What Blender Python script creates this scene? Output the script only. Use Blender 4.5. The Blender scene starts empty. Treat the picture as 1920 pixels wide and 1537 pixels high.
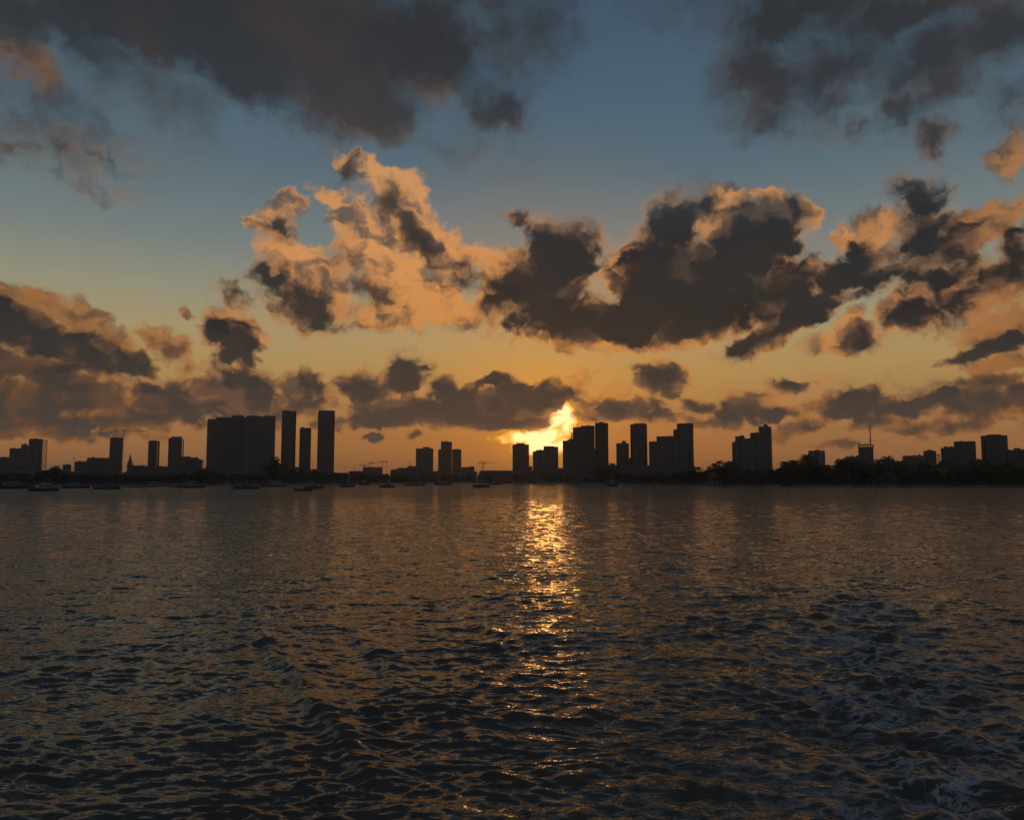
import bpy, math, random
import numpy as np
from mathutils import Vector

USE_DENOISE = True
SUN_ENERGY = 0.013
WAVE = 1.0
RIP1 = (0.6, 2.6)
RIP2 = (0.9, 1.9)
WATER_BASE = ((0.078, 0.069, 0.049), (0.094, 0.083, 0.059))
WATER_ROUGH = 0.06
HAZE = 0.00008

# ------------------------------------------------------------------ camera
FPX = 1507.0                      # focal length in photo pixels (1920 wide)
CAM_H = 6.5                       # deck height above the water
HORIZON = 899.0                   # photo row of the horizon
PITCH = math.atan((HORIZON - 768.5) / FPX)
scene = bpy.context.scene
col = scene.collection
cam_data = bpy.data.cameras.new('camera')
cam_data.sensor_width = 36.0
cam_data.lens = 36.0 * FPX / 1920.0
cam_data.clip_start = 0.5
cam_data.clip_end = 120000.0
cam = bpy.data.objects.new('camera', cam_data)
col.objects.link(cam)
cam.location = (0.0, 0.0, CAM_H)
cam.rotation_euler = (math.pi / 2 + PITCH, 0.0, 0.0)
scene.camera = cam


def pix_dir(x, y):
    """photo pixel -> unit direction in the world"""
    dx, dz = (x - 960.0) / FPX, -(y - 768.5) / FPX
    c, s = math.cos(PITCH), math.sin(PITCH)
    v = Vector((dx, c - dz * s, s + dz * c))
    return v.normalized()


def pix_azel(x, y):
    d = pix_dir(x, y)
    return math.degrees(math.atan2(d.x, d.y)), math.degrees(math.asin(d.z))


# ------------------------------------------------------------------ render settings
scene.render.engine = 'CYCLES'
scene.cycles.use_denoising = USE_DENOISE
scene.cycles.max_bounces = 5
scene.cycles.diffuse_bounces = 2
scene.cycles.glossy_bounces = 3
scene.cycles.transmission_bounces = 2
scene.cycles.volume_bounces = 0
scene.cycles.sample_clamp_indirect = 4.0
scene.view_settings.view_transform = 'Standard'
scene.view_settings.look = 'None'
scene.view_settings.exposure = 0.0
scene.view_settings.gamma = 1.0
scene.view_settings.use_curve_mapping = False

# ------------------------------------------------------------------ sun
SUN_AZ, SUN_EL = pix_azel(1022, 808)
sun_data = bpy.data.lights.new('sun', 'SUN')
sun_data.energy = SUN_ENERGY
sun_data.angle = math.radians(2.4)     # the disc is veiled by cloud
sun_data.color = (1.0, 0.42, 0.08)
sun = bpy.data.objects.new('sun', sun_data)
col.objects.link(sun)
sdir = Vector((math.sin(math.radians(SUN_AZ)) * math.cos(math.radians(SUN_EL)),
               math.cos(math.radians(SUN_AZ)) * math.cos(math.radians(SUN_EL)),
               math.sin(math.radians(SUN_EL))))
sun.rotation_euler = sdir.to_track_quat('Z', 'Y').to_euler()
sun.location = (0, 0, 300)


# ------------------------------------------------------------------ node helpers
class NT:
    def __init__(self, tree):
        self.t = tree
        self.l = tree.links

    def node(self, kind, **props):
        n = self.t.nodes.new(kind)
        for k, v in props.items():
            setattr(n, k, v)
        return n

    def put(self, sock, v):
        if hasattr(v, 'is_linked'):
            self.l.new(v, sock)
        elif v is not None:
            try:
                sock.default_value = v
            except Exception:
                sock.default_value = (v[0], v[1], v[2], 1.0)

    def m(self, op, a, b=None, c=None, clamp=False):
        n = self.node('ShaderNodeMath', operation=op, use_clamp=clamp)
        for i, v in enumerate((a, b, c)):
            if v is not None:
                self.put(n.inputs[i], v)
        return n.outputs[0]

    def v(self, op, a, b=None, c=None, scale=None):
        n = self.node('ShaderNodeVectorMath', operation=op)
        for i, x in enumerate((a, b, c)):
            if x is not None:
                self.put(n.inputs[i], x)
        if scale is not None:
            self.put(n.inputs['Scale'], scale)
        return n.outputs['Value'] if op in ('LENGTH', 'DOT_PRODUCT', 'DISTANCE') else n.outputs[0]

    def noise(self, vec, scale, detail=4.0, rough=0.55, lac=2.0, dist=0.0, color=False, dim='3D'):
        n = self.node('ShaderNodeTexNoise', noise_dimensions=dim)
        self.put(n.inputs['Vector'], vec)
        self.put(n.inputs['Scale'], scale)
        self.put(n.inputs['Detail'], detail)
        self.put(n.inputs['Roughness'], rough)
        self.put(n.inputs['Lacunarity'], lac)
        self.put(n.inputs['Distortion'], dist)
        return n.outputs['Color'] if color else n.outputs[0]

    def rng(self, v, a, b, c=0.0, d=1.0, smooth=True):
        n = self.node('ShaderNodeMapRange', interpolation_type='SMOOTHSTEP' if smooth else 'LINEAR')
        n.clamp = True
        for i, x in enumerate((v, a, b, c, d)):
            self.put(n.inputs[i], x)
        return n.outputs[0]

    def mix(self, f, a, b, blend='MIX'):
        n = self.node('ShaderNodeMix', data_type='RGBA', blend_type=blend)
        self.put(n.inputs[0], f)
        self.put(n.inputs[6], a)
        self.put(n.inputs[7], b)
        return n.outputs[2]

    def ramp(self, f, stops, interp='LINEAR'):
        n = self.node('ShaderNodeValToRGB')
        cr = n.color_ramp
        cr.interpolation = interp
        while len(cr.elements) < len(stops):
            cr.elements.new(0.5)
        for e, (p, c) in zip(cr.elements, stops):
            e.position = p
            e.color = (c[0], c[1], c[2], 1.0)
        self.put(n.inputs[0], f)
        return n.outputs[0]

    def xyz(self, x, y, z):
        n = self.node('ShaderNodeCombineXYZ')
        for i, q in enumerate((x, y, z)):
            self.put(n.inputs[i], q)
        return n.outputs[0]

    def sep(self, v):
        n = self.node('ShaderNodeSeparateXYZ')
        self.put(n.inputs[0], v)
        return n.outputs


def lin(r, g, b):
    return tuple(((c / 255.0) / 12.92 if c <= 10 else ((c / 255.0 + 0.055) / 1.055) ** 2.4) for c in (r, g, b))


# ------------------------------------------------------------------ sky with its clouds
# (x, y, rx, ry, tilt clockwise, weight): where the cloud masses stand, as directions
DARK = [
    # long bank overhead to the left
    (160, 5, 320, 60, 12, 1.2), (430, 70, 260, 105, 14, 1.3), (620, 120, 150, 125, 20, 1.25), (780, 90, 170, 115, 0, 1),
    (690, 205, 85, 60, 10, 1), (930, 60, 120, 90, 0, .42), (925, 205, 70, 50, 20, .62), (1010, 70, 60, 90, 0, .45),
    (330, 190, 70, 60, 20, .25), (100, 180, 120, 55, 25, .28), (130, 285, 100, 42, 10, .30), (15, 285, 45, 25, 0, .42),
    (60, 235, 130, 40, 0, .2), (60, 30, 190, 60, 10, .8), (230, 120, 150, 50, 15, .45), (560, 170, 110, 50, 15, .6), (880, 285, 60, 30, 0, .15), (300, -60, 600, 90, 0, 1), (860, -60, 200, 70, 0, .7),
    # overhead to the right
    (1560, 110, 150, 75, -15, .62), (1760, 90, 150, 62, -10, .75),
    (1430, 150, 95, 95, 20, .85), (1500, 25, 150, 60, 0, .9), (1700, 15, 220, 55, 0, .85), (1880, 40, 120, 70, 0, .8),
    (1690, 195, 55, 45, 0, .7), (1755, 255, 42, 36, -40, .75), (1605, 238, 45, 20, -10, .34), (1440, 225, 70, 35, 0, .5),
    (1770, 150, 90, 50, -30, .6), (1895, 180, 45, 60, 0, .3), (1650, -70, 420, 80, 0, .9), (1560, 190, 60, 40, -30, .4),
    # shaded bodies of the lit towers left of the middle
    (735, 385, 42, 50, 20, 1), (775, 440, 75, 32, 48, .9), (655, 320, 22, 42, -15, .85), (575, 575, 80, 52, 10, 1),
    (525, 530, 62, 40, 20, .8), (515, 432, 48, 26, -10, .6), (690, 545, 62, 34, 20, .6), (610, 603, 55, 24, 0, .7),
    (450, 555, 40, 24, 20, .36), (870, 500, 40, 35, 0, .4), (640, 480, 30, 40, 0, .5),
    # the great dark bank right of the middle
    (1010, 545, 105, 85, 0, 1.2), (1050, 480, 80, 70, 10, 1.1), (1080, 600, 150, 45, 0, 1.2), (1235, 530, 100, 110, -15, 1.3),
    (1265, 430, 62, 62, -10, 1), (1200, 605, 160, 42, 0, 1.2), (1420, 440, 95, 85, 0, 1.2), (1340, 530, 140, 90, 0, 1.3),
    (1480, 400, 55, 45, 30, .8), (1470, 545, 120, 55, -25, 1.1), (1580, 510, 110, 40, -25, .9), (1420, 638, 65, 22, -25, 1.1),
    (1500, 592, 90, 30, -25, 1), (1640, 515, 60, 40, -20, .8), (930, 570, 40, 35, 0, .8), (1300, 610, 110, 38, -5, 1.1),
    (1110, 445, 45, 30, 30, .55), (990, 425, 50, 16, 30, .5), (1320, 385, 55, 28, -20, .6), (1600, 460, 60, 28, -30, .5),
    # right side
    (1735, 370, 48, 52, -20, .75), (1735, 450, 60, 85, 10, .85), (1785, 450, 75, 60, -40, .7), (1880, 510, 85, 38, -18, .85),
    (1750, 530, 80, 36, -20, .7), (1605, 630, 48, 34, -20, 1), (1705, 592, 55, 22, -20, .9), (1850, 652, 100, 18, -16, .95),
    (1800, 560, 110, 30, -20, .5), (1900, 470, 40, 50, 0, .5), (1690, 350, 40, 30, 0, .4),
    # left side
    (70, 622, 120, 42, 22, 1), (20, 590, 70, 40, 15, .9), (165, 665, 80, 42, 24, .8), (170, 742, 78, 34, 5, .85),
    (50, 760, 80, 42, 0, .75), (70, 700, 150, 50, 10, .55), (320, 752, 78, 42, 0, .9), (440, 735, 90, 46, 5, .75),
    (250, 680, 50, 26, 10, .6), (445, 645, 46, 50, 25, .95), (410, 622, 40, 28, 15, .9), (300, 782, 90, 22, 0, .7),
    (565, 715, 48, 28, 0, .8), (598, 725, 24, 18, 0, .7), (20, 795, 90, 22, 0, .5), (565, 755, 60, 25, 0, .4),
    (460, 775, 80, 25, 0, .55), (310, 650, 34, 22, 20, .5), (200, 790, 120, 18, 0, .5),
    # both banks run on past the edges of the view
    (1990, 470, 90, 55, -15, .8), (2060, 560, 110, 38, -12, .8), (1985, 655, 90, 24, -12, .8), (2010, 745, 110, 32, 0, .85),
    (2110, 430, 90, 50, 0, .7), (2000, 25, 130, 75, 0, .8), (-70, 600, 110, 55, 15, .9), (-130, 700, 140, 50, 0, .7),
    (-60, 765, 120, 40, 0, .75), (-170, 620, 90, 40, 10, .8), (-120, 280, 90, 40, 0, .4), (-100, 10, 160, 70, 0, .9),
    # low bank in front of the sun
    (690, 730, 58, 38, 15, 1), (755, 700, 34, 48, 35, 1), (760, 772, 115, 32, 0, 1.15), (865, 760, 60, 42, 10, 1.1),
    (905, 788, 125, 20, 2, 1.15), (1005, 748, 72, 32, -20, 1.2), (930, 716, 40, 13, 0, .9), (960, 755, 90, 34, -10, 1.2),
    (835, 728, 30, 26, 10, .9), (790, 690, 30, 16, 30, .4), (960, 792, 70, 14, -6, 1.0),
    # small low ones
    (1238, 712, 48, 32, 10, 1), (1165, 770, 75, 20, -5, .9), (1388, 765, 56, 32, -20, .95), (1478, 718, 40, 15, 8, .75),
    (1600, 757, 92, 28, 0, .95), (1690, 766, 100, 18, -4, .9), (1770, 748, 55, 16, -8, .8), (1845, 752, 80, 30, -5, .9),
    (1860, 720, 55, 18, 0, .75), (1640, 788, 60, 16, 0, .6), (1455, 776, 34, 14, -15, .7), (1312, 760, 26, 16, 0, .6),
    (1910, 735, 30, 16, 0, .8), (700, 818, 18, 9, 0, .7), (776, 815, 18, 9, -10, .75), (1570, 830, 45, 9, 0, .4),
    (1720, 800, 60, 9, -6, .4), (1500, 800, 60, 14, -10, .4), (1330, 790, 40, 12, 0, .45), (1800, 800, 80, 12, -10, .4),
    (1230, 780, 60, 12, 0, .4), (640, 790, 50, 12, 0, .3), (150, 815, 120, 9, 0, .35), (100, 790, 60, 14, 0, .5),
]
LIT = [
    (1995, 420, 95, 48, -10, .8), (2040, 610, 110, 50, 0, .6), (-80, 565, 110, 34, 10, .85), (-100, 690, 150, 70, 0, .55),
    (655, 305, 38, 20, 30, 1), (725, 340, 62, 36, 10, 1), (765, 385, 48, 68, -25, 1.1), (622, 362, 42, 22, 15, 1),
    (545, 388, 36, 30, -20, 1), (465, 425, 28, 22, 0, 1), (565, 490, 95, 42, 20, 1.1), (690, 460, 75, 75, 0, 1.1),
    (810, 465, 85, 50, 30, 1.1), (770, 545, 115, 65, 15, .95), (720, 590, 75, 38, 0, .9), (885, 478, 40, 26, 0, .9),
    (870, 585, 60, 34, 0, .6), (510, 420, 50, 35, -20, .8), (640, 400, 30, 40, 10, .7), (600, 540, 70, 50, 20, .9),
    (945, 500, 50, 40, 0, .9), (930, 545, 60, 50, 0, .6), (972, 413, 22, 12, 15, 1), (1175, 505, 42, 42, -35, 1),
    (1350, 400, 42, 52, 25, .9), (1370, 365, 50, 20, 0, .8), (1440, 360, 36, 16, 10, .8), (1515, 405, 22, 36, -15, .9),
    (1620, 432, 78, 34, -10, 1), (1500, 505, 60, 30, 30, .7), (1460, 545, 24, 50, 10, .8), (1400, 600, 50, 34, -10, .6),
    (1100, 640, 130, 20, 5, .7), (1260, 640, 130, 16, -3, .6), (1420, 650, 80, 18, -20, .7),
    (1850, 425, 90, 42, -20, .95), (1900, 290, 38, 50, 0, .8), (1830, 555, 130, 70, -15, .75), (1870, 620, 100, 46, -15, .75),
    (1870, 685, 75, 22, -10, .75), (1590, 640, 105, 24, -5, .75), (1690, 578, 62, 24, -15, .85), (1590, 605, 50, 24, -35, .8),
    (60, 562, 100, 30, 15, .9), (160, 602, 70, 34, 28, 1), (310, 640, 50, 30, 25, .85), (425, 605, 56, 28, 10, 1),
    (472, 628, 26, 40, -20, .95), (346, 585, 22, 13, 25, .9), (110, 690, 190, 70, 10, .38), (220, 640, 60, 26, 20, .5),
    (390, 745, 170, 56, 0, .34), (570, 745, 70, 40, 0, .5), (40, 105, 90, 40, 25, .3), (790, 140, 60, 50, 30, .25),
    (120, 770, 190, 40, 0, .28), (1240, 700, 52, 30, 10, .6), (1640, 765, 170, 40, 0, .28), (1840, 745, 110, 50, 0, .28),
    (1400, 765, 100, 36, -10, .28), (1060, 735, 60, 30, -30, .55), (1140, 755, 70, 26, -10, .5),
]
GLOW = [(1018, 818, 40, 20, -10, 1), (1042, 784, 22, 34, 35, 1), (1000, 822, 55, 9, 0, .8), (1058, 800, 14, 24, 20, .6),
        (1020, 838, 50, 14, 0, 1)]

DARK = [(x, y, rx * (1.25 if y < 300 else 1.06), ry * (1.25 if y < 300 else 1.06), r, w) for x, y, rx, ry, r, w in DARK]
GLOW = [(x, y, rx * 1.2, ry * 1.2, r, w) for x, y, rx, ry, r, w in GLOW]
world = bpy.data.worlds.new('World')
scene.world = world
world.use_nodes = True
wt = world.node_tree
wt.nodes.clear()
N = NT(wt)


def sky_field(P, blobs, k):
    """smooth union of soft ellipses in (azimuth, elevation) degrees, in a small tree of its own"""
    gt = bpy.data.node_groups.new('cloud_masses', 'ShaderNodeTree')
    gt.interface.new_socket('Vector', in_out='INPUT', socket_type='NodeSocketVector')
    gt.interface.new_socket('Value', in_out='OUTPUT', socket_type='NodeSocketFloat')
    G = NT(gt)
    gi = G.node('NodeGroupInput')
    acc = None
    px, py, _ = G.sep(gi.outputs[0])
    Q = gi.outputs[0]
    for (x, y, rx, ry, rot, w) in blobs:
        a0, e0 = pix_azel(x, y)
        a1, _ = pix_azel(x + 20, y)
        _, e1 = pix_azel(x, y + 20)
        mp = G.node('ShaderNodeMapping', vector_type='TEXTURE')
        G.put(mp.inputs['Vector'], Q)
        mp.inputs['Location'].default_value = (a0, e0, 0)
        mp.inputs['Rotation'].default_value = (0, 0, -math.radians(rot))
        mp.inputs['Scale'].default_value = (rx * abs(a1 - a0) / 20, ry * abs(e1 - e0) / 20, 1e6)
        d = G.v('LENGTH', mp.outputs[0])
        f = G.m('MULTIPLY_ADD', d, -w, w)
        acc = f if acc is None else G.m('SMOOTH_MAX', acc, f, k)
        Q = G.xyz(px, py, acc)       # the running union rides along, so the nodes run one after another
    go = G.node('NodeGroupOutput')
    G.l.new(acc, go.inputs[0])
    gn = N.node('ShaderNodeGroup')
    gn.node_tree = gt
    N.put(gn.inputs[0], P)
    return gn.outputs[0]


tc = N.node('ShaderNodeTexCoord')
D = N.v('NORMALIZE', tc.outputs['Generated'])
dx, dy, dz = N.sep(D)
azr = N.m('ARCTAN2', dx, dy)
AZ = N.m('MULTIPLY', azr, 180 / math.pi)
EL = N.m('MULTIPLY', N.m('ARCSINE', dz), 180 / math.pi)
P0 = N.xyz(AZ, EL, 0.0)
# clear sky --------------------------------------------------------
sk = N.node('ShaderNodeTexSky', sky_type='NISHITA')
sk.sun_disc = False
sk.sun_elevation = math.radians(SUN_EL)
sk.sun_rotation = math.radians(SUN_AZ)
sk.altitude = 10
sk.air_density = 1.0
sk.dust_density = 0.3
sk.ozone_density = 1.5
SKY_STRENGTH = 0.10
def S(c, g=1.0):
    """picture radiance -> value in front of the background strength"""
    c = lin(*c)
    return tuple(q * g / SKY_STRENGTH for q in c)

sunv = N.xyz(*sdir)
cosang = N.v('DOT_PRODUCT', D, sunv)
ANG = N.m('MULTIPLY', N.m('ARCCOSINE', N.m('MINIMUM', cosang, 0.999999)), 180 / math.pi)
nish = N.v('SCALE', sk.outputs[0], scale=0.55)
grad = N.ramp(N.rng(EL, 0.0, 45.0, smooth=False), [
    (0.0, S((156, 103, 58))), (0.055, S((165, 112, 64))), (0.11, S((172, 126, 74))), (0.17, S((178, 143, 86))),
    (0.22, S((170, 150, 106))), (0.28, S((150, 146, 122))), (0.36, S((118, 128, 126))), (0.47, S((90, 109, 119))),
    (0.60, S((74, 98, 115))), (0.75, S((64, 84, 103))), (1.0, S((46, 66, 92)))])
front = N.rng(cosang, -0.3, 0.75)
east = N.ramp(N.rng(EL, 0.0, 60.0, smooth=False), [(0.0, S((112, 110, 114))), (0.12, S((112, 116, 124))), (0.35, S((84, 103, 122))), (1.0, S((52, 76, 104)))])
back = N.mix(0.3, east, nish)
clear = N.mix(N.m('MULTIPLY', front, 0.96), back, grad)
warm = N.m('MAXIMUM', N.m('MULTIPLY_ADD', N.m('EXPONENT', N.m('MULTIPLY', ANG, -1 / 9.5)), 1.12, -0.12), 0.0)
clear = N.mix(N.m('MULTIPLY', warm, 0.8), clear, N.mix(N.rng(EL, 1.5, 9), S((214, 118, 30)), S((226, 148, 54))))
aur = N.m('EXPONENT', N.m('MULTIPLY', ANG, -1 / 2.2))
clear = N.mix(N.m('MULTIPLY', aur, 0.85), clear, S((255, 180, 60), 1.15))

AMP_L = 1.15
AMP_D = N.rng(EL, 12, 26, 1.3, 0.72, smooth=False)
# cloud shapes ------------------------------------------------------
wamp = N.rng(EL, 0, 28, 0.55, 2.6, smooth=False)
w1 = N.v('SUBTRACT', N.noise(P0, 0.33, 2.0, 0.5, color=True), (0.5, 0.5, 0.5))
w2 = N.v('SUBTRACT', N.noise(P0, 1.1, 3.0, 0.55, color=True), (0.5, 0.5, 0.5))
P = N.v('ADD', P0, N.v('SCALE', w1, scale=N.m('MULTIPLY', wamp, 1.5)))
P = N.v('ADD', P, N.v('SCALE', w2, scale=N.m('MULTIPLY', wamp, 0.75)))
# fine billows, coarser for the clouds overhead than for the far low ones
hi = N.rng(EL, 14, 27)
far = N.rng(EL, 2, 12)
Pq = N.v('MULTIPLY', P, (1.0, 1.25, 1.0))
nb_far = N.noise(Pq, 0.78, 8.0, 0.56)
nb_hi = N.noise(Pq, 0.30, 6.0, 0.47)
billow = N.m('MULTIPLY_ADD', hi, N.m('SUBTRACT', nb_hi, nb_far), nb_far)
bc = N.m('SUBTRACT', billow, 0.5)
side = N.rng(AZ, SUN_AZ - 12, SUN_AZ + 12, 0.5, -0.5, smooth=False)
off = N.xyz(N.m('MULTIPLY', side, 0.6), 0.42, 0.0)
nb_off = N.noise(N.v('ADD', Pq, off), 0.75, 5.0, 0.55)
nb_mid = N.noise(Pq, 0.75, 5.0, 0.55)
emb = N.m('SUBTRACT', nb_mid, nb_off)

# the same cumulus goes on all round, outside the view
zz = N.m('ADD', N.m('MAXIMUM', dz, 0.0), 0.16)
PL = N.xyz(N.m('DIVIDE', dx, zz), N.m('DIVIDE', dy, zz), 0.0)
outside = N.m('MULTIPLY', N.m('MAXIMUM', N.rng(EL, 30.0, 35), N.rng(N.m('ABSOLUTE', AZ), 34.0, 39)), N.rng(EL, -1, 2))
softD = N.rng(EL, 3, 28, 0.28, 0.80, smooth=False)
# the sunlit towers are thin and glow through; the great bank is thick
ga = N.m('MULTIPLY', N.m('ADD', AZ, 10.0), 1 / 7.5)
glowy = N.m('MULTIPLY', N.m('EXPONENT', N.m('MULTIPLY', N.m('MULTIPLY', ga, ga), -1.0)), N.m('MULTIPLY', N.rng(EL, 6, 10), N.m('SUBTRACT', 1.0, N.rng(EL, 20, 24))))
gb = N.m('MULTIPLY', N.m('ADD', AZ, -9.5), 1 / 9.0)
thick = N.m('MULTIPLY', N.m('EXPONENT', N.m('MULTIPLY', N.m('MULTIPLY', gb, gb), -1.0)), N.m('MULTIPLY', N.rng(EL, 7, 9), N.m('SUBTRACT', 1.0, N.rng(EL, 17, 22))))
softD = N.m('MULTIPLY_ADD', glowy, 0.40, softD)

# colours -----------------------------------------------------------
t = N.rng(EL, 0.0, 30.0, smooth=False)
darkc = N.ramp(t, [(0.0, S((104, 76, 56))), (0.10, S((78, 65, 57))), (0.22, S((56, 52, 50))), (0.36, S((36, 36, 37))),
                   (0.55, S((36, 37, 39))), (0.75, S((54, 58, 64))), (1.0, S((46, 48, 51)))])
litc = N.ramp(t, [(0.0, S((165, 100, 52))), (0.12, S((172, 112, 64))), (0.3, S((192, 130, 76))), (0.5, S((212, 146, 88))),
                  (0.72, S((206, 150, 98))), (0.9, S((120, 96, 82))), (1.0, S((104, 84, 74)))])
midc = N.ramp(t, [(0.0, S((140, 90, 52))), (0.2, S((106, 80, 61))), (0.5, S((112, 86, 68))), (0.75, S((96, 92, 88))),
                  (1.0, S((72, 70, 70)))])
# away from the sun the clouds are lit from the front: pale and greyish
darkc = N.mix(front, S((88, 86, 90)), darkc)
midc = N.mix(front, S((118, 108, 106)), midc)
litc = N.mix(front, S((168, 142, 128)), litc)
# warmer and brighter toward the sun
nears = N.m('EXPONENT', N.m('MULTIPLY', ANG, -1 / 9.0))
litc = N.v('SCALE', litc, scale=N.rng(ANG, 19, 34, 1.0, 0.55))
midc = N.v('SCALE', midc, scale=N.rng(ANG, 19, 34, 1.0, 0.72))
litc = N.mix(N.m('MULTIPLY', nears, 0.8), litc, S((235, 150, 48)))
darkc = N.mix(N.m('MULTIPLY', nears, 0.16), darkc, S((110, 66, 30)))
# lit layer: bright where the billows face up and toward the sun, greyer in the folds
offb = N.xyz(N.m('MULTIPLY', side, 2.2), 1.5, 0.0)
vol = N.m('SUBTRACT', N.noise(Pq, 0.26, 2.0, 0.5), N.noise(N.v('ADD', Pq, offb), 0.26, 2.0, 0.5))
lshade = N.rng(N.m('MULTIPLY_ADD', vol, 1.3, N.m('MULTIPLY_ADD', emb, 0.8, N.m('MULTIPLY', bc, 0.35))), -0.26, 0.14)
lcol = N.mix(lshade, midc, litc)
brown = N.m('MULTIPLY', N.rng(N.noise(P0, 0.11, 2.0, 0.5), 0.46, 0.64), N.rng(EL, 14, 24, 0.05, 0.30))
darkc = N.mix(N.m('MULTIPLY', glowy, 0.45), darkc, S((72, 62, 55)))
darkc = N.mix(brown, darkc, S((84, 66, 54)))
lowf = N.rng(N.noise(P0, 0.16, 3.0, 0.5), 0.42, 0.62)
rimk = N.m('MULTIPLY', N.rng(EL, 15, 24, 1.0, 0.12), N.m('MULTIPLY_ADD', lowf, 0.6, 0.4))


def shade_clouds(FD, FL, FG):
    """one stretch of sky: clear sky, lit cloud behind, sunlight breaking through, dark cloud in front"""
    c = clear
    if FL is not None:
        aL = N.rng(N.m('MULTIPLY_ADD', bc, AMP_L, N.m('ADD', FL, 0.14)), 0.0, 0.45)
        c = N.mix(N.m('MULTIPLY', aL, 0.95), c, lcol)
    if FG is not None:
        gl = N.rng(N.m('MULTIPLY_ADD', bc, 1.6, FG), -0.30, 0.5)
        q = 1 / SKY_STRENGTH
        gcol = N.ramp(gl, [(0.0, (0.60 * q, 0.21 * q, 0.02 * q)), (0.35, (1.15 * q, 0.46 * q, 0.05 * q)),
                           (0.65, (1.8 * q, 0.78 * q, 0.16 * q)), (1.0, (2.9 * q, 1.30 * q, 0.55 * q))])
        c = N.mix(N.rng(gl, 0.0, 0.3), c, gcol)
    if FD is not None:
        dens = N.m('MULTIPLY_ADD', bc, AMP_D, N.m('ADD', FD, 0.16))
        aD = N.rng(dens, -0.04, softD)
        rim = N.m('SUBTRACT', 1.0, N.rng(dens, 0.05, N.m('MULTIPLY_ADD', softD, 0.9, 0.25)))
        # thick cores are dark, thinner cloud and sides turned to the light let warmth through
        thin = N.m('SUBTRACT', 1.0, N.rng(N.m('MULTIPLY_ADD', vol, -2.4, N.m('MULTIPLY_ADD', emb, -1.1, dens)), 0.08, 0.80))
        warmk = N.m('MULTIPLY', thin, N.m('MULTIPLY', N.rng(EL, 15, 24, 0.75, 0.18), N.m('MULTIPLY_ADD', thick, -0.6, 1.0)))
        dcol = N.mix(warmk, darkc, midc)
        dcol = N.mix(N.m('MULTIPLY', N.m('MULTIPLY', thin, rim), rimk), dcol, litc)
        c = N.mix(N.m('MULTIPLY', aD, 0.97), c, dcol)
    b = N.node('ShaderNodeBackground')
    N.put(b.inputs[0], c)
    b.inputs[1].default_value = SKY_STRENGTH
    return b.outputs[0]


def near(blob, a0, a1, e0, e1):
    x, y, rx, ry, rot, w = blob
    ca, ce = pix_azel(x, y)
    sx = abs(pix_azel(x + 20, y)[0] - ca) / 20
    sy = abs(pix_azel(x, y + 20)[1] - ce) / 20
    r = math.radians(rot)
    A, E = np.meshgrid(np.linspace(a0 - 2.2, a1 + 2.2, 24), np.linspace(e0 - 2.2, e1 + 2.2, 24))
    u, v = A - ca, E - ce
    p, q = u * math.cos(r) - v * math.sin(r), u * math.sin(r) + v * math.cos(r)
    d = np.hypot(p / (rx * sx), q / (ry * sy))
    return (w * (1 - d)).max() > -0.7


def pick(blobs, box, k):
    sel = [b_ for b_ in blobs if near(b_, *box)]
    return sky_field(P, sel, k) if sel else None


def tile(a0, a1, e0, e1):
    box = (a0, a1, e0, e1)
    FD = pick(DARK, box, 0.25)
    if a0 < -30 or a1 > 30 or e1 > 30:
        around = N.noise(PL, 1.3, 5.0, 0.5)
        FO = N.m('MULTIPLY_ADD', N.m('SUBTRACT', around, 0.47), 4.0, N.m('MULTIPLY_ADD', outside, 4.0, -4.0))
        FD = FO if FD is None else N.m('MAXIMUM', FD, FO)
    return shade_clouds(FD, pick(LIT, box, 0.25), pick(GLOW, box, 0.2))


def split(val, edge, lo, hi):
    """a hard switch: each ray works out its own stretch of sky only"""
    f = N.m('GREATER_THAN', val, edge)
    mx = N.node('ShaderNodeMixShader')
    N.l.new(f, mx.inputs[0]); N.l.new(lo, mx.inputs[1]); N.l.new(hi, mx.inputs[2])
    return mx.outputs[0]


def tree(cuts_a, cuts_e):
    """binary tree over the tiles; cuts are lists of edges"""
    if len(cuts_a) > 2:
        k = len(cuts_a) // 2
        return split(AZ, cuts_a[k], tree(cuts_a[:k + 1], cuts_e), tree(cuts_a[k:], cuts_e))
    if len(cuts_e) > 2:
        k = len(cuts_e) // 2
        return split(EL, cuts_e[k], tree(cuts_a, cuts_e[:k + 1]), tree(cuts_a, cuts_e[k:]))
    return tile(cuts_a[0], cuts_a[1], cuts_e[0], cuts_e[1])


inview = tree([-40, -22, -13, -4, 4, 13, 22, 40], [-2, 7.5, 17, 36])
FOa = N.m('MULTIPLY', N.m('SUBTRACT', N.noise(PL, 1.3, 5.0, 0.5), 0.47), 4.0)
beyond = shade_clouds(FOa, None, None)
inbox = N.m('MULTIPLY', N.m('LESS_THAN', N.m('ABSOLUTE', AZ), 39.9), N.m('LESS_THAN', EL, 35.9))
allsky = split(inbox, 0.5, beyond, inview)
wo = N.node('ShaderNodeOutputWorld')
N.l.new(allsky, wo.inputs[0])
world.cycles.sampling_method = 'MANUAL'
world.cycles.sample_map_resolution = 512
# ------------------------------------------------------------------ materials
MATS = {}


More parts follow.
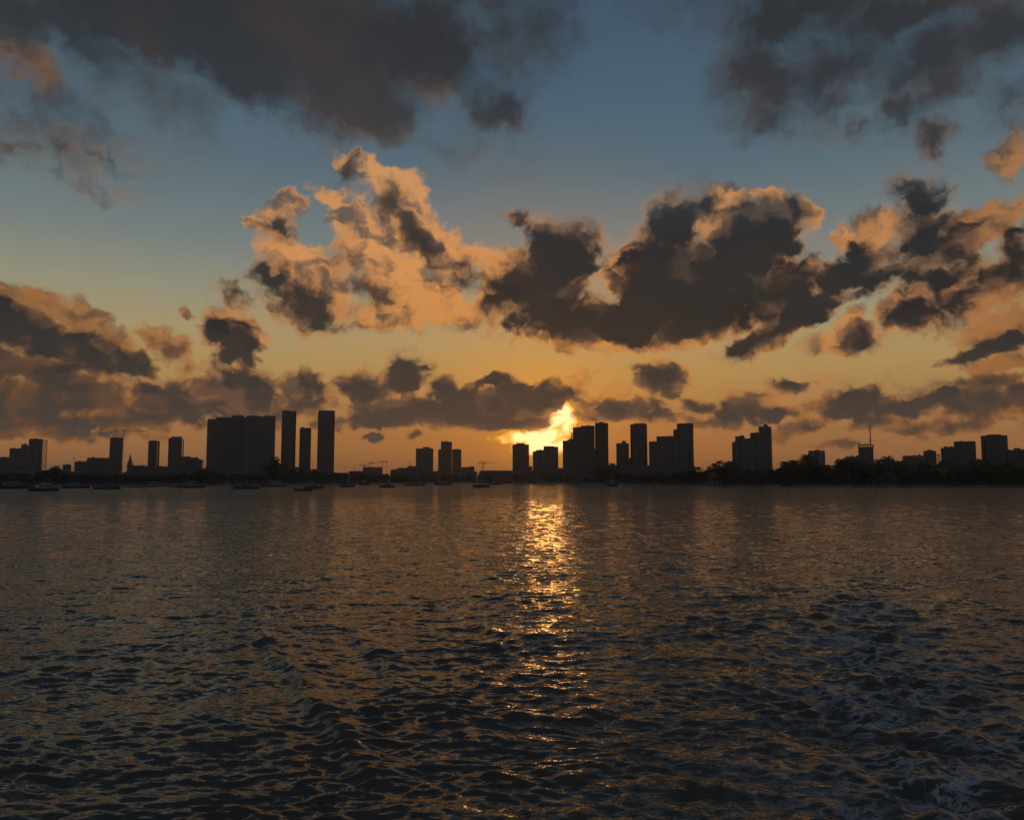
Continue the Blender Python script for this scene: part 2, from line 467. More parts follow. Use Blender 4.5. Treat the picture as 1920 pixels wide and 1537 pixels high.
def mat(name, base, rough=0.7, var=0.25, scale=0.3, metal=0.0, spec=0.5, ior=None):
    """plain procedural material with some blotchy wear"""
    if name in MATS:
        return MATS[name]
    m_ = bpy.data.materials.new(name)
    m_.use_nodes = True
    g = NT(m_.node_tree)
    bs = m_.node_tree.nodes['Principled BSDF']
    c = g.node('ShaderNodeTexCoord')
    n = g.noise(c.outputs['Object'], scale, 5.0, 0.6)
    lo = tuple(q * (1 - var) for q in base)
    hi_ = tuple(min(1, q * (1 + var)) for q in base)
    g.put(bs.inputs['Base Color'], g.mix(g.rng(n, 0.3, 0.7), lo + (1,), hi_ + (1,)))
    bs.inputs['Roughness'].default_value = rough
    bs.inputs['Metallic'].default_value = metal
    bs.inputs['Specular IOR Level'].default_value = spec
    MATS[name] = m_
    return m_


def pt(x, y, Y):
    """photo pixel seen at depth Y -> world point"""
    d = pix_dir(x, y)
    k = Y / d.y
    return Vector((d.x * k, Y, CAM_H + d.z * k))


def on_water(x, y):
    d = pix_dir(x, y)
    k = -CAM_H / d.z
    return Vector((d.x * k, d.y * k, 0.0))


# ------------------------------------------------------------------ the bay
def make_water():
    rng = np.random.default_rng(7)
    # polar net round the viewer: fine ahead, coarse behind; out to the horizon
    az = np.concatenate([np.radians(np.linspace(-180, -38, 48)[:-1]), np.radians(np.linspace(-38, 38, 900)),
                         np.radians(np.linspace(38, 180, 48)[1:-1])])
    r = [0.6, 2.0, 4.0, 6.0, 8.0, 9.5, 11.0]
    while r[-1] < 900:
        r.append(r[-1] * (1.0036 if r[-1] < 330 else 1.012))
    while r[-1] < 60000:
        r.append(r[-1] * 1.25)
    r = np.array(r)
    na, nr = len(az), len(r)
    R, A = np.meshgrid(r, az, indexing='ij')
    X = (R * np.sin(A)).astype(np.float32)
    Y = (R * np.cos(A)).astype(np.float32)
    dr = np.gradient(r)[:, None] * np.ones_like(A)
    da = np.gradient(az)[None, :] * R
    cell = np.maximum(dr, np.abs(da)).astype(np.float32)
    # slow bending and gusts so that no crest runs on and on
    bend = np.zeros_like(X); gust = np.ones_like(X)
    for i in range(7):
        k = 2 * np.pi / rng.uniform(6, 30); th = rng.uniform(0, 2 * np.pi)
        ph = k * (X * np.cos(th) + Y * np.sin(th)) + rng.uniform(0, 6.28)
        bend += 0.55 * np.sin(ph); gust += 0.14 * np.cos(1.7 * ph + i)
    gust = np.clip(gust, 0.35, 1.7)
    Z = np.zeros_like(X); OX = np.zeros_like(X); OY = np.zeros_like(X)
    nw = 120
    lam = np.exp(np.linspace(math.log(0.16), math.log(4.5), nw))
    main = math.radians(-96)                      # running toward the viewer, a little to the left
    for i, L in enumerate(lam):
        L *= rng.uniform(0.93, 1.07)
        spread = 0.62 if L < 1.2 else 0.9
        th = main + rng.normal(0, spread)
        k = 2 * np.pi / L
        slope = WAVE * (0.042 if L < 0.5 else (0.034 if L < 1.0 else (0.019 if L < 2 else 0.011)))
        a = slope / k
        fade = np.clip((L / cell - 2.6) / 3.0, 0, 1)
        if L < 2.5:
            g = gust
        else:
            g = 1.0
        ph = k * (X * math.cos(th) + Y * math.sin(th) + (0.5 if L < 3 else 1.0) * bend) + rng.uniform(0, 6.28)
        c, s_ = np.cos(ph), np.sin(ph)
        f = a * fade * g
        Z += f * c
        OX -= 0.85 * f * math.cos(th) * s_
        OY -= 0.85 * f * math.sin(th) * s_
    # the ship's own wake: steep diverging crests, left arm and right arm
    def train(c0, heading, L, amp, along, across, seed, ncr=0.0):
        hx, hy = math.cos(heading), math.sin(heading)
        u = (X - c0[0]) * hx + (Y - c0[1]) * hy           # across the crests
        v = -(X - c0[0]) * hy + (Y - c0[1]) * hx          # along them
        env = np.exp(-(u / across) ** 2 - (v / along) ** 2)
        ph = 2 * np.pi * (u + 0.035 * v * v / along + 0.25 * bend) / L
        f = amp * env * np.clip((L / cell - 2.6) / 3.0, 0, 1)
        crest = np.exp(1.3 * (np.cos(ph) - 1)) - 0.35
        return f * crest, -f * 0.7 * np.sin(ph)
    for (pc, head, L, amp, al, ac) in [((560, 1240), -58, 2.2, 0.05, 7, 4), ((820, 1180), -66, 2.8, 0.055, 10, 6),
                                       ((1180, 1230), -100, 2.6, 0.05, 8, 6), ((1560, 1290), -112, 2.8, 0.04, 6, 6),
                                       ((1010, 1440), -84, 1.8, 0.04, 5, 4), ((1330, 1080), -92, 4.5, 0.06, 16, 14)]:
        p0 = on_water(*pc)
        dz_, du = train((p0.x, p0.y), math.radians(head), L, amp, al, ac, 0)
        Z += dz_
        OX += du * math.cos(math.radians(head)); OY += du * math.sin(math.radians(head))
    # single steep ridges thrown off by the wake
    def ridge(pix, hgt, wid):
        pts = [on_water(*q) for q in pix]
        best = np.full(X.shape, 1e9, np.float32); run = np.zeros_like(X); tot = 0.0
        Ls = [(q - p).length for p, q in zip(pts[:-1], pts[1:])]
        for p, q, L in zip(pts[:-1], pts[1:], Ls):
            d = ((q.x - p.x) / L, (q.y - p.y) / L)
            t_ = np.clip((X - p.x) * d[0] + (Y - p.y) * d[1], 0, L)
            ds = np.hypot(X - p.x - t_ * d[0], Y - p.y - t_ * d[1]) * np.sign((X - p.x) * d[1] - (Y - p.y) * d[0] + 1e-9)
            m = np.abs(ds) < np.abs(best)
            best = np.where(m, ds, best); run = np.where(m, tot + t_, run)
            tot += L
        u = best + 0.35 * bend * 0.6
        env = np.clip(np.sin(np.pi * np.clip(run / tot, 0, 1)), 0, 1) ** 0.7 * (0.75 + 0.25 * np.sin(run * 2.3 + pix[0][0]))
        steep = np.where(u > 0, wid * 0.75, wid * 1.6)
        return hgt * env * (np.exp(-(u / steep) ** 2) - 0.3 * np.exp(-(u / (3 * wid)) ** 2))
    for pix, hgt, wid in [([(470, 1190), (560, 1260), (625, 1330), (662, 1400), (682, 1470), (730, 1560)], 0.26, 0.42),
                          ([(640, 1170), (720, 1225), (760, 1290), (850, 1350), (960, 1400)], 0.19, 0.45),
                          ([(820, 1150), (940, 1185), (1060, 1195), (1180, 1180)], 0.16, 0.6),
                          ([(830, 1300), (960, 1340), (1080, 1350), (1200, 1310)], 0.13, 0.40),
                          ([(860, 1440), (960, 1480), (1060, 1480), (1180, 1440)], 0.11, 0.32),
                          ([(300, 1400), (420, 1390), (560, 1350)], 0.12, 0.45), ([(380, 1230), (500, 1205), (560, 1215)], 0.16, 0.5)]:
        Z += 1.3 * ridge(pix, hgt, wid) * np.clip((wid * 4 / cell - 2.0) / 3.0, 0, 1)
    X2, Y2 = X + OX, Y + OY
    # churned water astern (foam amount per vertex)
    foam = np.zeros_like(X)
    path = [on_water(1860, 1600), on_water(1800, 1480), on_water(1700, 1350), on_water(1650, 1250), on_water(1620, 1180),
            on_water(1610, 1130)]
    wid = [3.4, 3.4, 3.6, 3.6, 3.2, 3.0]
    for (p, q, w0, w1) in zip(path[:-1], path[1:], wid[:-1], wid[1:]):
        d = np.array([q.x - p.x, q.y - p.y]); L2 = d @ d
        t_ = np.clip(((X - p.x) * d[0] + (Y - p.y) * d[1]) / L2, 0, 1)
        dist = np.hypot(X - p.x - t_ * d[0], Y - p.y - t_ * d[1])
        foam = np.maximum(foam, np.exp(-(dist / (w0 + t_ * (w1 - w0))) ** 2))
    s1 = on_water(1380, 1470)
    foam = np.maximum(foam, 0.55 * np.exp(-((X - s1.x) / 2.2) ** 2 - ((Y - s1.y) / 2.0) ** 2))
    # the churn is lumpy, without clean crests
    for i in range(14):
        L = rng.uniform(0.5, 2.6); th = rng.uniform(0, 6.28); k = 2 * np.pi / L
        Z += foam * 0.055 / k * 2.2 * np.clip((L / cell - 2.6) / 3.0, 0, 1) * np.cos(k * (X * math.cos(th) + Y * math.sin(th) + bend) + i)
    V = np.stack([X2, Y2, Z], -1).reshape(-1, 3).astype(np.float32)
    # quads, wrapped in azimuth
    i0 = np.arange(nr - 1)[:, None] * na + np.arange(na)[None, :]
    i1 = np.arange(nr - 1)[:, None] * na + (np.arange(na)[None, :] + 1) % na
    F = np.stack([i0, i0 + na, i1 + na, i1], -1).reshape(-1, 4).astype(np.int32)
    inner = np.arange(na, dtype=np.int32)
    me = bpy.data.meshes.new('water')
    nf = len(F)
    me.vertices.add(len(V)); me.vertices.foreach_set('co', V.ravel())
    me.loops.add(nf * 4 + na)
    me.loops.foreach_set('vertex_index', np.concatenate([F.ravel(), inner]))
    me.polygons.add(nf + 1)
    st = np.concatenate([np.arange(nf) * 4, [nf * 4]]).astype(np.int32)
    me.polygons.foreach_set('loop_start', st)
    me.polygons.foreach_set('use_smooth', np.ones(nf + 1, dtype=bool))
    me.update(calc_edges=True)
    at = me.attributes.new('foam', 'FLOAT', 'POINT')
    at.data.foreach_set('value', foam.ravel().astype(np.float32))
    if me.polygons[nf // 2].normal.z < 0:
        me.flip_normals()
    o = bpy.data.objects.new('water', me)
    col.objects.link(o)
    o['kind'] = 'structure'
    o['label'] = 'dark rippled bay water with a glittering sun path'
    return o


def water_material():
    m_ = bpy.data.materials.new('bay_water')
    m_.use_nodes = True
    g = NT(m_.node_tree)
    bs = m_.node_tree.nodes['Principled BSDF']
    geo = g.node('ShaderNodeNewGeometry')
    pos = geo.outputs['Position']
    # capillary ripples too small for the mesh: slopes added to the surface normal
    p2 = g.v('MULTIPLY', pos, (0.55, 1.3, 1.0))
    n1 = g.v('SUBTRACT', g.noise(p2, 1.6, 2.0, 0.55, color=True), (0.5, 0.5, 0.5))
    n2 = g.v('SUBTRACT', g.noise(p2, 5.5, 2.5, 0.55, color=True), (0.5, 0.5, 0.5))
    px, py, pz = g.sep(pos)
    dist = g.v('LENGTH', pos)
    k1 = g.rng(dist, 40, 300, RIP1[0], RIP1[1], smooth=False)
    k2 = g.rng(dist, 20, 120, RIP2[0], RIP2[1], smooth=False)
    sl = g.v('ADD', g.v('SCALE', n1, scale=k1), g.v('SCALE', n2, scale=k2))
    sl = g.v('MULTIPLY', sl, (0.7, 1.0, 0.0))
    nrm = g.v('NORMALIZE', g.v('ADD', geo.outputs['Normal'], sl))
    # foam lace
    fa = g.node('ShaderNodeAttribute', attribute_name='foam')
    wob = g.v('SUBTRACT', g.noise(pos, 0.7, 3.0, 0.6, color=True), (0.5, 0.5, 0.5))
    pf = g.v('ADD', g.v('MULTIPLY', pos, (0.5, 1.15, 1.0)), g.v('SCALE', wob, scale=1.1))
    r1 = g.noise(pf, 1.5, 6.0, 0.62)
    ridge = g.m('SUBTRACT', 1.0, g.m('MULTIPLY', g.m('ABSOLUTE', g.m('SUBTRACT', r1, 0.5)), 16.0), clamp=True)
    patch = g.rng(g.noise(pos, 0.42, 4.0, 0.6), 0.38, 0.58)
    cov = g.m('MULTIPLY', g.m('MULTIPLY', ridge, patch), fa.outputs['Fac'])
    fine = g.rng(g.noise(pos, 14.0, 3.0, 0.65), 0.3, 0.5)
    cov = g.m('MULTIPLY', cov, fine, clamp=True)
    deep = g.noise(pos, 0.08, 3.0, 0.5)
    base = g.mix(deep, WATER_BASE[0] + (1,), WATER_BASE[1] + (1,))
    milky = g.m('MULTIPLY', g.m('MULTIPLY', fa.outputs['Fac'], patch), 0.012)
    base = g.mix(milky, base, (0.30, 0.38, 0.46, 1))
    base = g.mix(g.m('MULTIPLY', cov, 0.9), base, (0.52, 0.54, 0.57, 1))
    g.put(bs.inputs['Base Color'], base)
    g.put(bs.inputs['Roughness'], g.m('MULTIPLY_ADD', cov, 0.6, WATER_ROUGH))
    bs.inputs['IOR'].default_value = 1.333
    bs.inputs['Specular IOR Level'].default_value = 0.32
    g.put(bs.inputs['Normal'], nrm)
    return m_


water = make_water()
water.data.materials.append(water_material())
# ------------------------------------------------------------------ object helpers
M_CONC = mat('pale_concrete', (0.15, 0.147, 0.144), 0.85, 0.2, 0.05)
M_CONC2 = mat('tan_concrete', (0.13, 0.125, 0.12), 0.85, 0.2, 0.05)
M_CONC3 = mat('grey_concrete', (0.11, 0.11, 0.113), 0.85, 0.25, 0.05)
M_WHITE = mat('white_stucco', (0.25, 0.25, 0.25), 0.8, 0.15, 0.05)
M_GLASS = mat('window_glass', (0.030, 0.038, 0.046), 0.12, 0.3, 0.02)
M_GLASSB = mat('blue_glass', (0.035, 0.055, 0.075), 0.10, 0.3, 0.02)
M_STEEL = mat('painted_steel', (0.25, 0.20, 0.12), 0.6, 0.3, 0.4)
M_ROOF = mat('roof_membrane', (0.16, 0.155, 0.15), 0.9, 0.3, 0.1)
M_TILE = mat('clay_roof', (0.20, 0.10, 0.07), 0.85, 0.3, 0.6)
M_LEAF = mat('dark_foliage', (0.045, 0.065, 0.030), 0.7, 0.45, 0.35)
M_LEAF2 = mat('olive_foliage', (0.060, 0.070, 0.035), 0.7, 0.45, 0.35)
M_PALM = mat('palm_foliage', (0.055, 0.075, 0.035), 0.65, 0.4, 0.5)
M_BARK = mat('bark', (0.12, 0.095, 0.075), 0.9, 0.3, 1.5)
M_SOIL = mat('shore_ground', (0.085, 0.085, 0.065), 0.95, 0.4, 0.03)
M_SEAWALL = mat('seawall_concrete', (0.20, 0.20, 0.19), 0.9, 0.35, 0.08)
M_HULLW = mat('white_gelcoat', (0.22, 0.23, 0.25), 0.25, 0.08, 0.8)
M_HULLN = mat('navy_gelcoat', (0.030, 0.042, 0.070), 0.25, 0.2, 0.8)
M_HULLG = mat('grey_gelcoat', (0.16, 0.17, 0.19), 0.35, 0.2, 0.8)
M_TEAK = mat('teak_deck', (0.20, 0.14, 0.09), 0.7, 0.3, 2.0)
M_ALU = mat('mast_alloy', (0.30, 0.30, 0.31), 0.4, 0.2, 1.0, metal=0.6)
M_CANVAS = mat('canvas_cover', (0.05, 0.07, 0.11), 0.9, 0.2, 1.0)


class MB:
    """collects shapes, builds ONE mesh object"""
    def __init__(self):
        self.v, self.f = [], []

    def add(self, vs, fs):
        b = len(self.v)
        self.v += [tuple(q) for q in vs]
        self.f += [tuple(b + i for i in f) for f in fs]

    def box(self, x0, x1, y0, y1, z0, z1):
        self.add([(x0, y0, z0), (x1, y0, z0), (x1, y1, z0), (x0, y1, z0), (x0, y0, z1), (x1, y0, z1), (x1, y1, z1), (x0, y1, z1)],
                 [(0, 3, 2, 1), (4, 5, 6, 7), (0, 1, 5, 4), (1, 2, 6, 5), (2, 3, 7, 6), (3, 0, 4, 7)])

    def prism(self, poly, z0, z1, top=None):
        """poly: list of (x, y) counter-clockwise; top may be another outline of the same length"""
        n = len(poly)
        tp = top or poly
        self.add([(x, y, z0) for x, y in poly] + [(x, y, z1) for x, y in tp],
                 [tuple(range(n - 1, -1, -1)), tuple(range(n, 2 * n))] +
                 [(i, (i + 1) % n, n + (i + 1) % n, n + i) for i in range(n)])

    def bar(self, a, b, r, n=4, r2=None):
        a, b = Vector(a), Vector(b)
        d = (b - a).normalized()
        u = d.orthogonal().normalized()
        w = d.cross(u)
        r2 = r if r2 is None else r2
        vs = []
        for p, q in ((a, r), (b, r2)):
            for i in range(n):
                t_ = 2 * math.pi * i / n
                vs.append(p + (u * math.cos(t_) + w * math.sin(t_)) * q)
        self.add(vs, [tuple(range(n - 1, -1, -1)), tuple(range(n, 2 * n))] +
                 [(i, (i + 1) % n, n + (i + 1) % n, n + i) for i in range(n)])

    def mesh(self, name, material, smooth=False):
        me = bpy.data.meshes.new(name)
        me.from_pydata(self.v, [], self.f)
        me.materials.append(material)
        if smooth:
            me.polygons.foreach_set('use_smooth', [True] * len(me.polygons))
        me.update()
        return me

    def build(self, name, material, parent=None, smooth=False, kind=None):
        o = bpy.data.objects.new(name, self.mesh(name, material, smooth))
        col.objects.link(o)
        if parent is not None:
            o.parent = parent
        if kind:
            o['kind'] = kind
        return o


def thing(name, loc, label, cat, group=None, rz=0.0):
    o = bpy.data.objects.new(name, None)
    o.empty_display_size = 0.5
    col.objects.link(o)
    o.location = loc
    o.rotation_euler = (0, 0, rz)
    o['label'] = label
    o['category'] = cat
    if group:
        o['group'] = group
    return o


def tag(o, label, cat, group=None):
    o['label'] = label
    o['category'] = cat
    if group:
        o['group'] = group
    return o


LAND_Z = 1.5
# ------------------------------------------------------------------ the shore
SHORE = [(-900, 915), (-300, 914.5), (0, 913.5), (160, 912), (330, 911), (520, 909.5), (640, 908.2), (740, 906.8), (860, 905.6), (1000, 905.0),
         (1060, 905.8), (1110, 907.6), (1200, 909.2), (1320, 910.2), (1480, 911), (1640, 911.8), (1800, 912.6), (1960, 913.2),
         (2300, 914), (2900, 915)]


def shore_y(x):
    for (a, ya), (b, yb) in zip(SHORE[:-1], SHORE[1:]):
        if a <= x <= b:
            return ya + (yb - ya) * (x - a) / (b - a)
    return 914.0


rl = random.Random(3)
line = []
for x in range(-900, 2901, 20):
    p = on_water(x, shore_y(x) + rl.uniform(-0.12, 0.12))
    line.append((p.x, p.y))
g_ = MB()
n_ = len(line)
far_ = [(px * 9000.0 / py, 9000.0) for px, py in line]
g_.add([(x, y, LAND_Z) for x, y in line] + [(x, y, LAND_Z) for x, y in far_],
       [(i, i + 1, n_ + i + 1, n_ + i) for i in range(n_ - 1)])
land = g_.build('ground', M_SOIL)
land['kind'] = 'structure'
w_ = MB()
for (a, b) in zip(line[:-1], line[1:]):
    w_.add([(a[0], a[1] - .02, -1.5), (b[0], b[1] - .02, -1.5), (b[0], b[1] - .02, LAND_Z + .35), (a[0], a[1] - .02, LAND_Z + .35),
            (a[0], a[1] + .6, -1.5), (b[0], b[1] + .6, -1.5), (b[0], b[1] + .6, LAND_Z + .35), (a[0], a[1] + .6, LAND_Z + .35)],
           [(0, 1, 2, 3), (3, 2, 6, 7), (7, 6, 5, 4)])
sw = w_.build('seawall', M_SEAWALL)
tag(sw, 'low grey concrete seawall along the far shore', 'wall')


# ------------------------------------------------------------------ buildings
def outline(w, d, shape):
    hw, hd = w / 2, d / 2
    if shape == 'rect':
        return [(-hw, -hd), (hw, -hd), (hw, hd), (-hw, hd)]
    if shape == 'cham':
        c = min(hw, hd) * 0.35
        return [(-hw + c, -hd), (hw - c, -hd), (hw, -hd + c), (hw, hd - c), (hw - c, hd), (-hw + c, hd), (-hw, hd - c), (-hw, -hd + c)]
    if shape == 'round':
        n = 20
        pts = []
        for i in range(n):
            t_ = 2 * math.pi * (i + .5) / n
            c, s_ = math.cos(t_), math.sin(t_)
            pts.append((hw * math.copysign(abs(c) ** 0.55, c), hd * math.copysign(abs(s_) ** 0.55, s_)))
        return pts
    if shape == 'bow':          # curved toward the water
        n = 10
        pts = [(-hw + w * i / n, -hd + hd * 0.7 * (2 * i / n - 1) ** 2) for i in range(n + 1)]
        return pts + [(hw, hd), (-hw, hd)]
    return outline(w, d, 'rect')


def grow(poly, e):
    out = []
    for x, y in poly:
        L = math.hypot(x, y)
        out.append((x + math.copysign(min(e, abs(x)), x) if abs(x) > 1e-6 else 0, y + math.copysign(min(e, abs(y)), y) if abs(y) > 1e-6 else 0))
    return out


def wing(parent, cx, w, d, h, shape, wall, glass, floor_h=3.25, yoff=0.0, rooftop=True, seed=0, slant=0.0):
    """one block of a building: glazed core, floor slabs, piers, parapet and roof plant"""
    rr = random.Random(seed)
    poly = [(x + cx, y + yoff) for x, y in outline(w, d, shape)]
    base = outline(w, d, shape)
    sh = lambda pl: [(x + cx, y + yoff) for x, y in pl]
    core = MB()
    core.prism(sh(grow(base, -0.5)), 0, h - 0.6)
    core.build('glazing', glass, parent)
    slabs = MB()
    nfl = max(2, int(h / floor_h))
    fh = h / nfl
    for i in range(1, nfl + 1):
        slabs.prism(sh(grow(base, rr.choice((0.0, 0.0, 0.12)))), i * fh - 0.75, i * fh - 0.12)
    slabs.build('floor_slab', wall, parent, kind='stuff')
    # piers along the edges of the outline
    pr = MB()
    n = len(base)
    for i in range(n):
        (ax, ay), (bx, by) = base[i], base[(i + 1) % n]
        L = math.hypot(bx - ax, by - ay)
        k = max(1, round(L / 4.4))
        for j in range(k):
            t_ = j / k
            x, y = ax + (bx - ax) * t_ + cx, ay + (by - ay) * t_ + yoff
            wd = 0.75 if j == 0 else 0.42
            x += math.copysign(0.05, -(x - cx)); y += math.copysign(0.05, -(y - yoff))
            pr.box(x - wd, x + wd, y - wd, y + wd, 0, h - 0.02)
    pr.build('pier', wall, parent, kind='stuff')
    ph = rr.uniform(0.9, 1.5)
    pa = MB()
    outer, inner = sh(grow(base, 0.1)), sh(grow(base, -0.45))
    pa.add([(x, y, h - 0.1) for x, y in outer] + [(x, y, h + ph) for x, y in outer] + [(x, y, h + ph) for x, y in inner] +
           [(x, y, h - 0.1) for x, y in inner],
           sum([[(i, (i + 1) % n, n + (i + 1) % n, n + i), (n + i, n + (i + 1) % n, 2 * n + (i + 1) % n, 2 * n + i),
                 (2 * n + i, 2 * n + (i + 1) % n, 3 * n + (i + 1) % n, 3 * n + i)] for i in range(n)], []))
    pa.build('parapet', wall, parent)
    rf = MB()
    rf.prism(sh(grow(base, -0.46)), h - 0.5, h + 0.02)
    roof = rf.build('roof', M_ROOF, parent)
    if rooftop:
        pl = MB()
        for i in range(rr.randint(2, 4)):
            x, y = cx + rr.uniform(-.3, .3) * w, yoff + rr.uniform(-.25, .25) * d
            a, b, c = rr.uniform(.8, 2.0), rr.uniform(.8, 1.8), rr.uniform(.8, 2.2)
            pl.box(x - a, x + a, y - b, y + b, h, h + ph * 0.6 + c)
        pl.build('roof_plant', M_CONC3, roof, kind='stuff')


BUILDINGS = []
MARKS = [(90, 'the tower with ladder balconies'), (200, 'the stepped low blocks'), (262, 'the tall crane and clock tower'),
         (382, 'the two slim towers with fin walls'), (520, 'the broad slab towers'), (632, 'the three slender towers'),
         (735, 'the small cranes'), (895, 'the paired towers'), (1050, 'the sunlit twin tower'), (1140, 'the darkest tower'),
         (1216, 'the tall lone tower'), (1312, 'the stepped group with rounded top'), (1452, 'the stair-stepped tower with pointed crown'),
         (1560, 'the rounded apartment block'), (1692, 'the needle-mast tower'), (1766, 'the boxy balcony block'),
         (1834, 'the notched-roof block'), (9999, 'the barrel-sided tower')]


def mark(x):
    return next(n for lim, n in MARKS if x < lim)




def building(name, Y, wings, label, cat='building', wall=M_CONC, glass=M_GLASS, depth=None, shape='rect', group=None, rz=None,
             floor_h=3.25, seed=None, pent=()):
    """wings: (x0, x1, ytop[, shape]) in photo pixels at depth Y; pent: roof houses (x0, x1, ytop)"""
    x0, x1 = min(w[0] for w in wings), max(w[1] for w in wings)
    mid = (x0 + x1) / 2
    c = pt(mid, HORIZON, Y)
    face = math.atan2(c.x, c.y)
    t = thing(name, (c.x, c.y, LAND_Z), label, cat, group, rz=-face if rz is None else -face + math.radians(rz))
    sc = math.hypot(c.x, c.y) / FPX / math.hypot((mid - 960) / FPX, 1.0)    # metres per pixel across the view
    seed = int(x0 * 7 + Y) if seed is None else seed
    hmax = 0
    for i, w in enumerate(wings):
        a, b, yt = w[:3]
        shp = w[3] if len(w) > 3 else shape
        width = (b - a) * sc
        dd = depth if depth else min(max(width * 0.8, 12.0), 26.0)
        top = pt((a + b) / 2, yt, Y).z - LAND_Z
        wing(t, ((a + b) / 2 - mid) * sc, width + (0.5 if len(wings) > 1 else -0.1), dd - 0.35 * (i % 3), top - 1.2, shp, wall, glass, floor_h, yoff=0.4 * (i % 2), seed=seed + i)
        hmax = max(hmax, top)
    for (a, b, yt, yb) in pent:
        m_ = MB()
        h0, h1 = pt(mid, yb, Y).z - LAND_Z - 1.4, pt(mid, yt, Y).z - LAND_Z
        xa, xb = (a - mid) * sc, (b - mid) * sc
        m_.box(xa, xb, -4, 4, h0, h1 - 0.3)
        m_.box(xa - .25, xb + .25, -4.25, 4.25, h1 - 0.3, h1)
        m_.build('penthouse', wall, t)
    BUILDINGS.append((t, sc, mid, Y))
    return t, sc, mid


def fin(t, sc, mid, Y, x0, x1, ytop, ybot, wall, ties=10):
    """thin wall standing clear of a tower, tied back by short slabs"""
    m_ = MB()
    h1 = pt(mid, ytop, Y).z - LAND_Z
    xa, xb = (x0 - mid) * sc, (x1 - mid) * sc
    m_.box(xa, xb, -5, 5, 0, h1)
    m_.build('fin_wall', wall, t)


def open_floors(t, sc, mid, Y, x0, x1, ytop, ybot, wall, step=3.3, d=7.0):
    """open storeys: slabs on columns with the sky showing between"""
    h0, h1 = max(0, pt(mid, ybot, Y).z - LAND_Z), pt(mid, ytop, Y).z - LAND_Z
    xa, xb = (x0 - mid) * sc, (x1 - mid) * sc
    z = h0
    sl = MB()
    while z < h1:
        sl.box(xa, xb, -d, d, z, z + 0.9)
        z += step
    sl.build('balcony_slab', wall, t, kind='stuff')
    cl = MB()
    for x in (xa + 0.6, xb - 0.6):
        for y in (-d + .6, d - .6):
            cl.box(x - .35, x + .35, y - .35, y + .35, h0, h1)
    cl.build('column', wall, t, kind='stuff')


# far left group
building('office_block', 1500, [(-60, 20, 857)], 'low wide office block beside the stepped tower group', wall=M_CONC3)
building('apartment_block', 1560, [(20, 39, 841), (38, 47, 833), (46, 62, 836)], 'stepped block leaning against a taller striped tower', wall=M_CONC2)
t, sc, mid = building('striped_tower', 1600, [(53, 74, 823)], 'tower with a ladder of open balconies down one side', 'tower', wall=M_CONC)
open_floors(t, sc, mid, 1600, 74.0, 82.5, 824, 885, M_CONC)
building('low_block', 1500, [(118, 131, 871)], 'small block among shore trees beside a thin pole', wall=M_CONC2)
building('low_block', 1480, [(141, 166, 865)], 'lower half of a stepped block beneath the crane tower', wall=M_CONC3)
building('low_block', 1520, [(165, 206, 858.5)], 'flat block butting against the tower beside the tall crane', wall=M_CONC2)
building('tower_block', 1600, [(205, 226, 820.5)], 'narrow tower standing right beside the tall crane mast', 'tower', wall=M_CONC3)
building('low_block', 1540, [(247, 272, 872.5)], 'long low block next to the spired clock tower', wall=M_CONC2)
t, sc, mid = building('tower_block', 1600, [(277, 291.5, 826)], 'slim tower with a slit of light and a thin fin wall', 'tower', wall=M_CONC, depth=12)
fin(t, sc, mid, 1600, 292.6, 296, 827, 880, M_CONC)
building('low_block', 1530, [(270, 318, 874.5)], 'long podium linking two slim towers', wall=M_CONC3)
t, sc, mid = building('tower_block', 1580, [(315, 337.5, 821.5)], 'tower with raised roof cap and a fin wall beside it', 'tower', wall=M_CONC2,
                      pent=[(319, 337.5, 818.5, 822)])
fin(t, sc, mid, 1580, 339.2, 341.2, 823, 880, M_CONC2)
t, sc, mid = building('apartment_block', 1450, [(341, 356, 856), (355, 369, 858), (368, 376, 861)],
                      'mid height block stepping down beside the broad slab tower', wall=M_CONC2)
open_floors(t, sc, mid, 1450, 375.8, 379.2, 862, 882, M_CONC2, step=3.0, d=4)
# the two broad slabs
building('slab_tower', 1300, [(389, 405, 787, 'cham'), (404, 432, 783), (431, 450.6, 779.5)],
         'broad dark slab tower with a roof rising in steps', 'tower', wall=M_CONC3, depth=24, pent=[(440, 450.6, 777.8, 780)])
building('slab_tower', 1290, [(457, 463, 783), (462, 484, 780.5), (483, 492, 782.5), (491, 511.5, 779.5, 'round')],
         'broad dark slab tower with a rounded end facing three slender towers', 'tower', wall=M_CONC2, depth=22)
building('link_block', 1296, [(451, 457, 797)], 'narrow link closing the gap between two broad slabs', wall=M_CONC3, depth=10)
building('slender_tower', 1350, [(527, 551.5, 770.5)], 'tall slender tower beside the broad slab', 'tower', wall=M_CONC3, shape='cham')
building('slender_tower', 1400, [(561, 580.5, 802.5)], 'shortest of three slender towers', 'tower', wall=M_CONC, shape='cham')
building('slender_tower', 1350, [(595, 624.5, 772)], 'tall slender tower with a thin roof canopy, apart from trees', 'tower', wall=M_CONC2,
         pent=[(595.5, 624.5, 769.6, 770.6), (611, 624, 770.3, 774)])
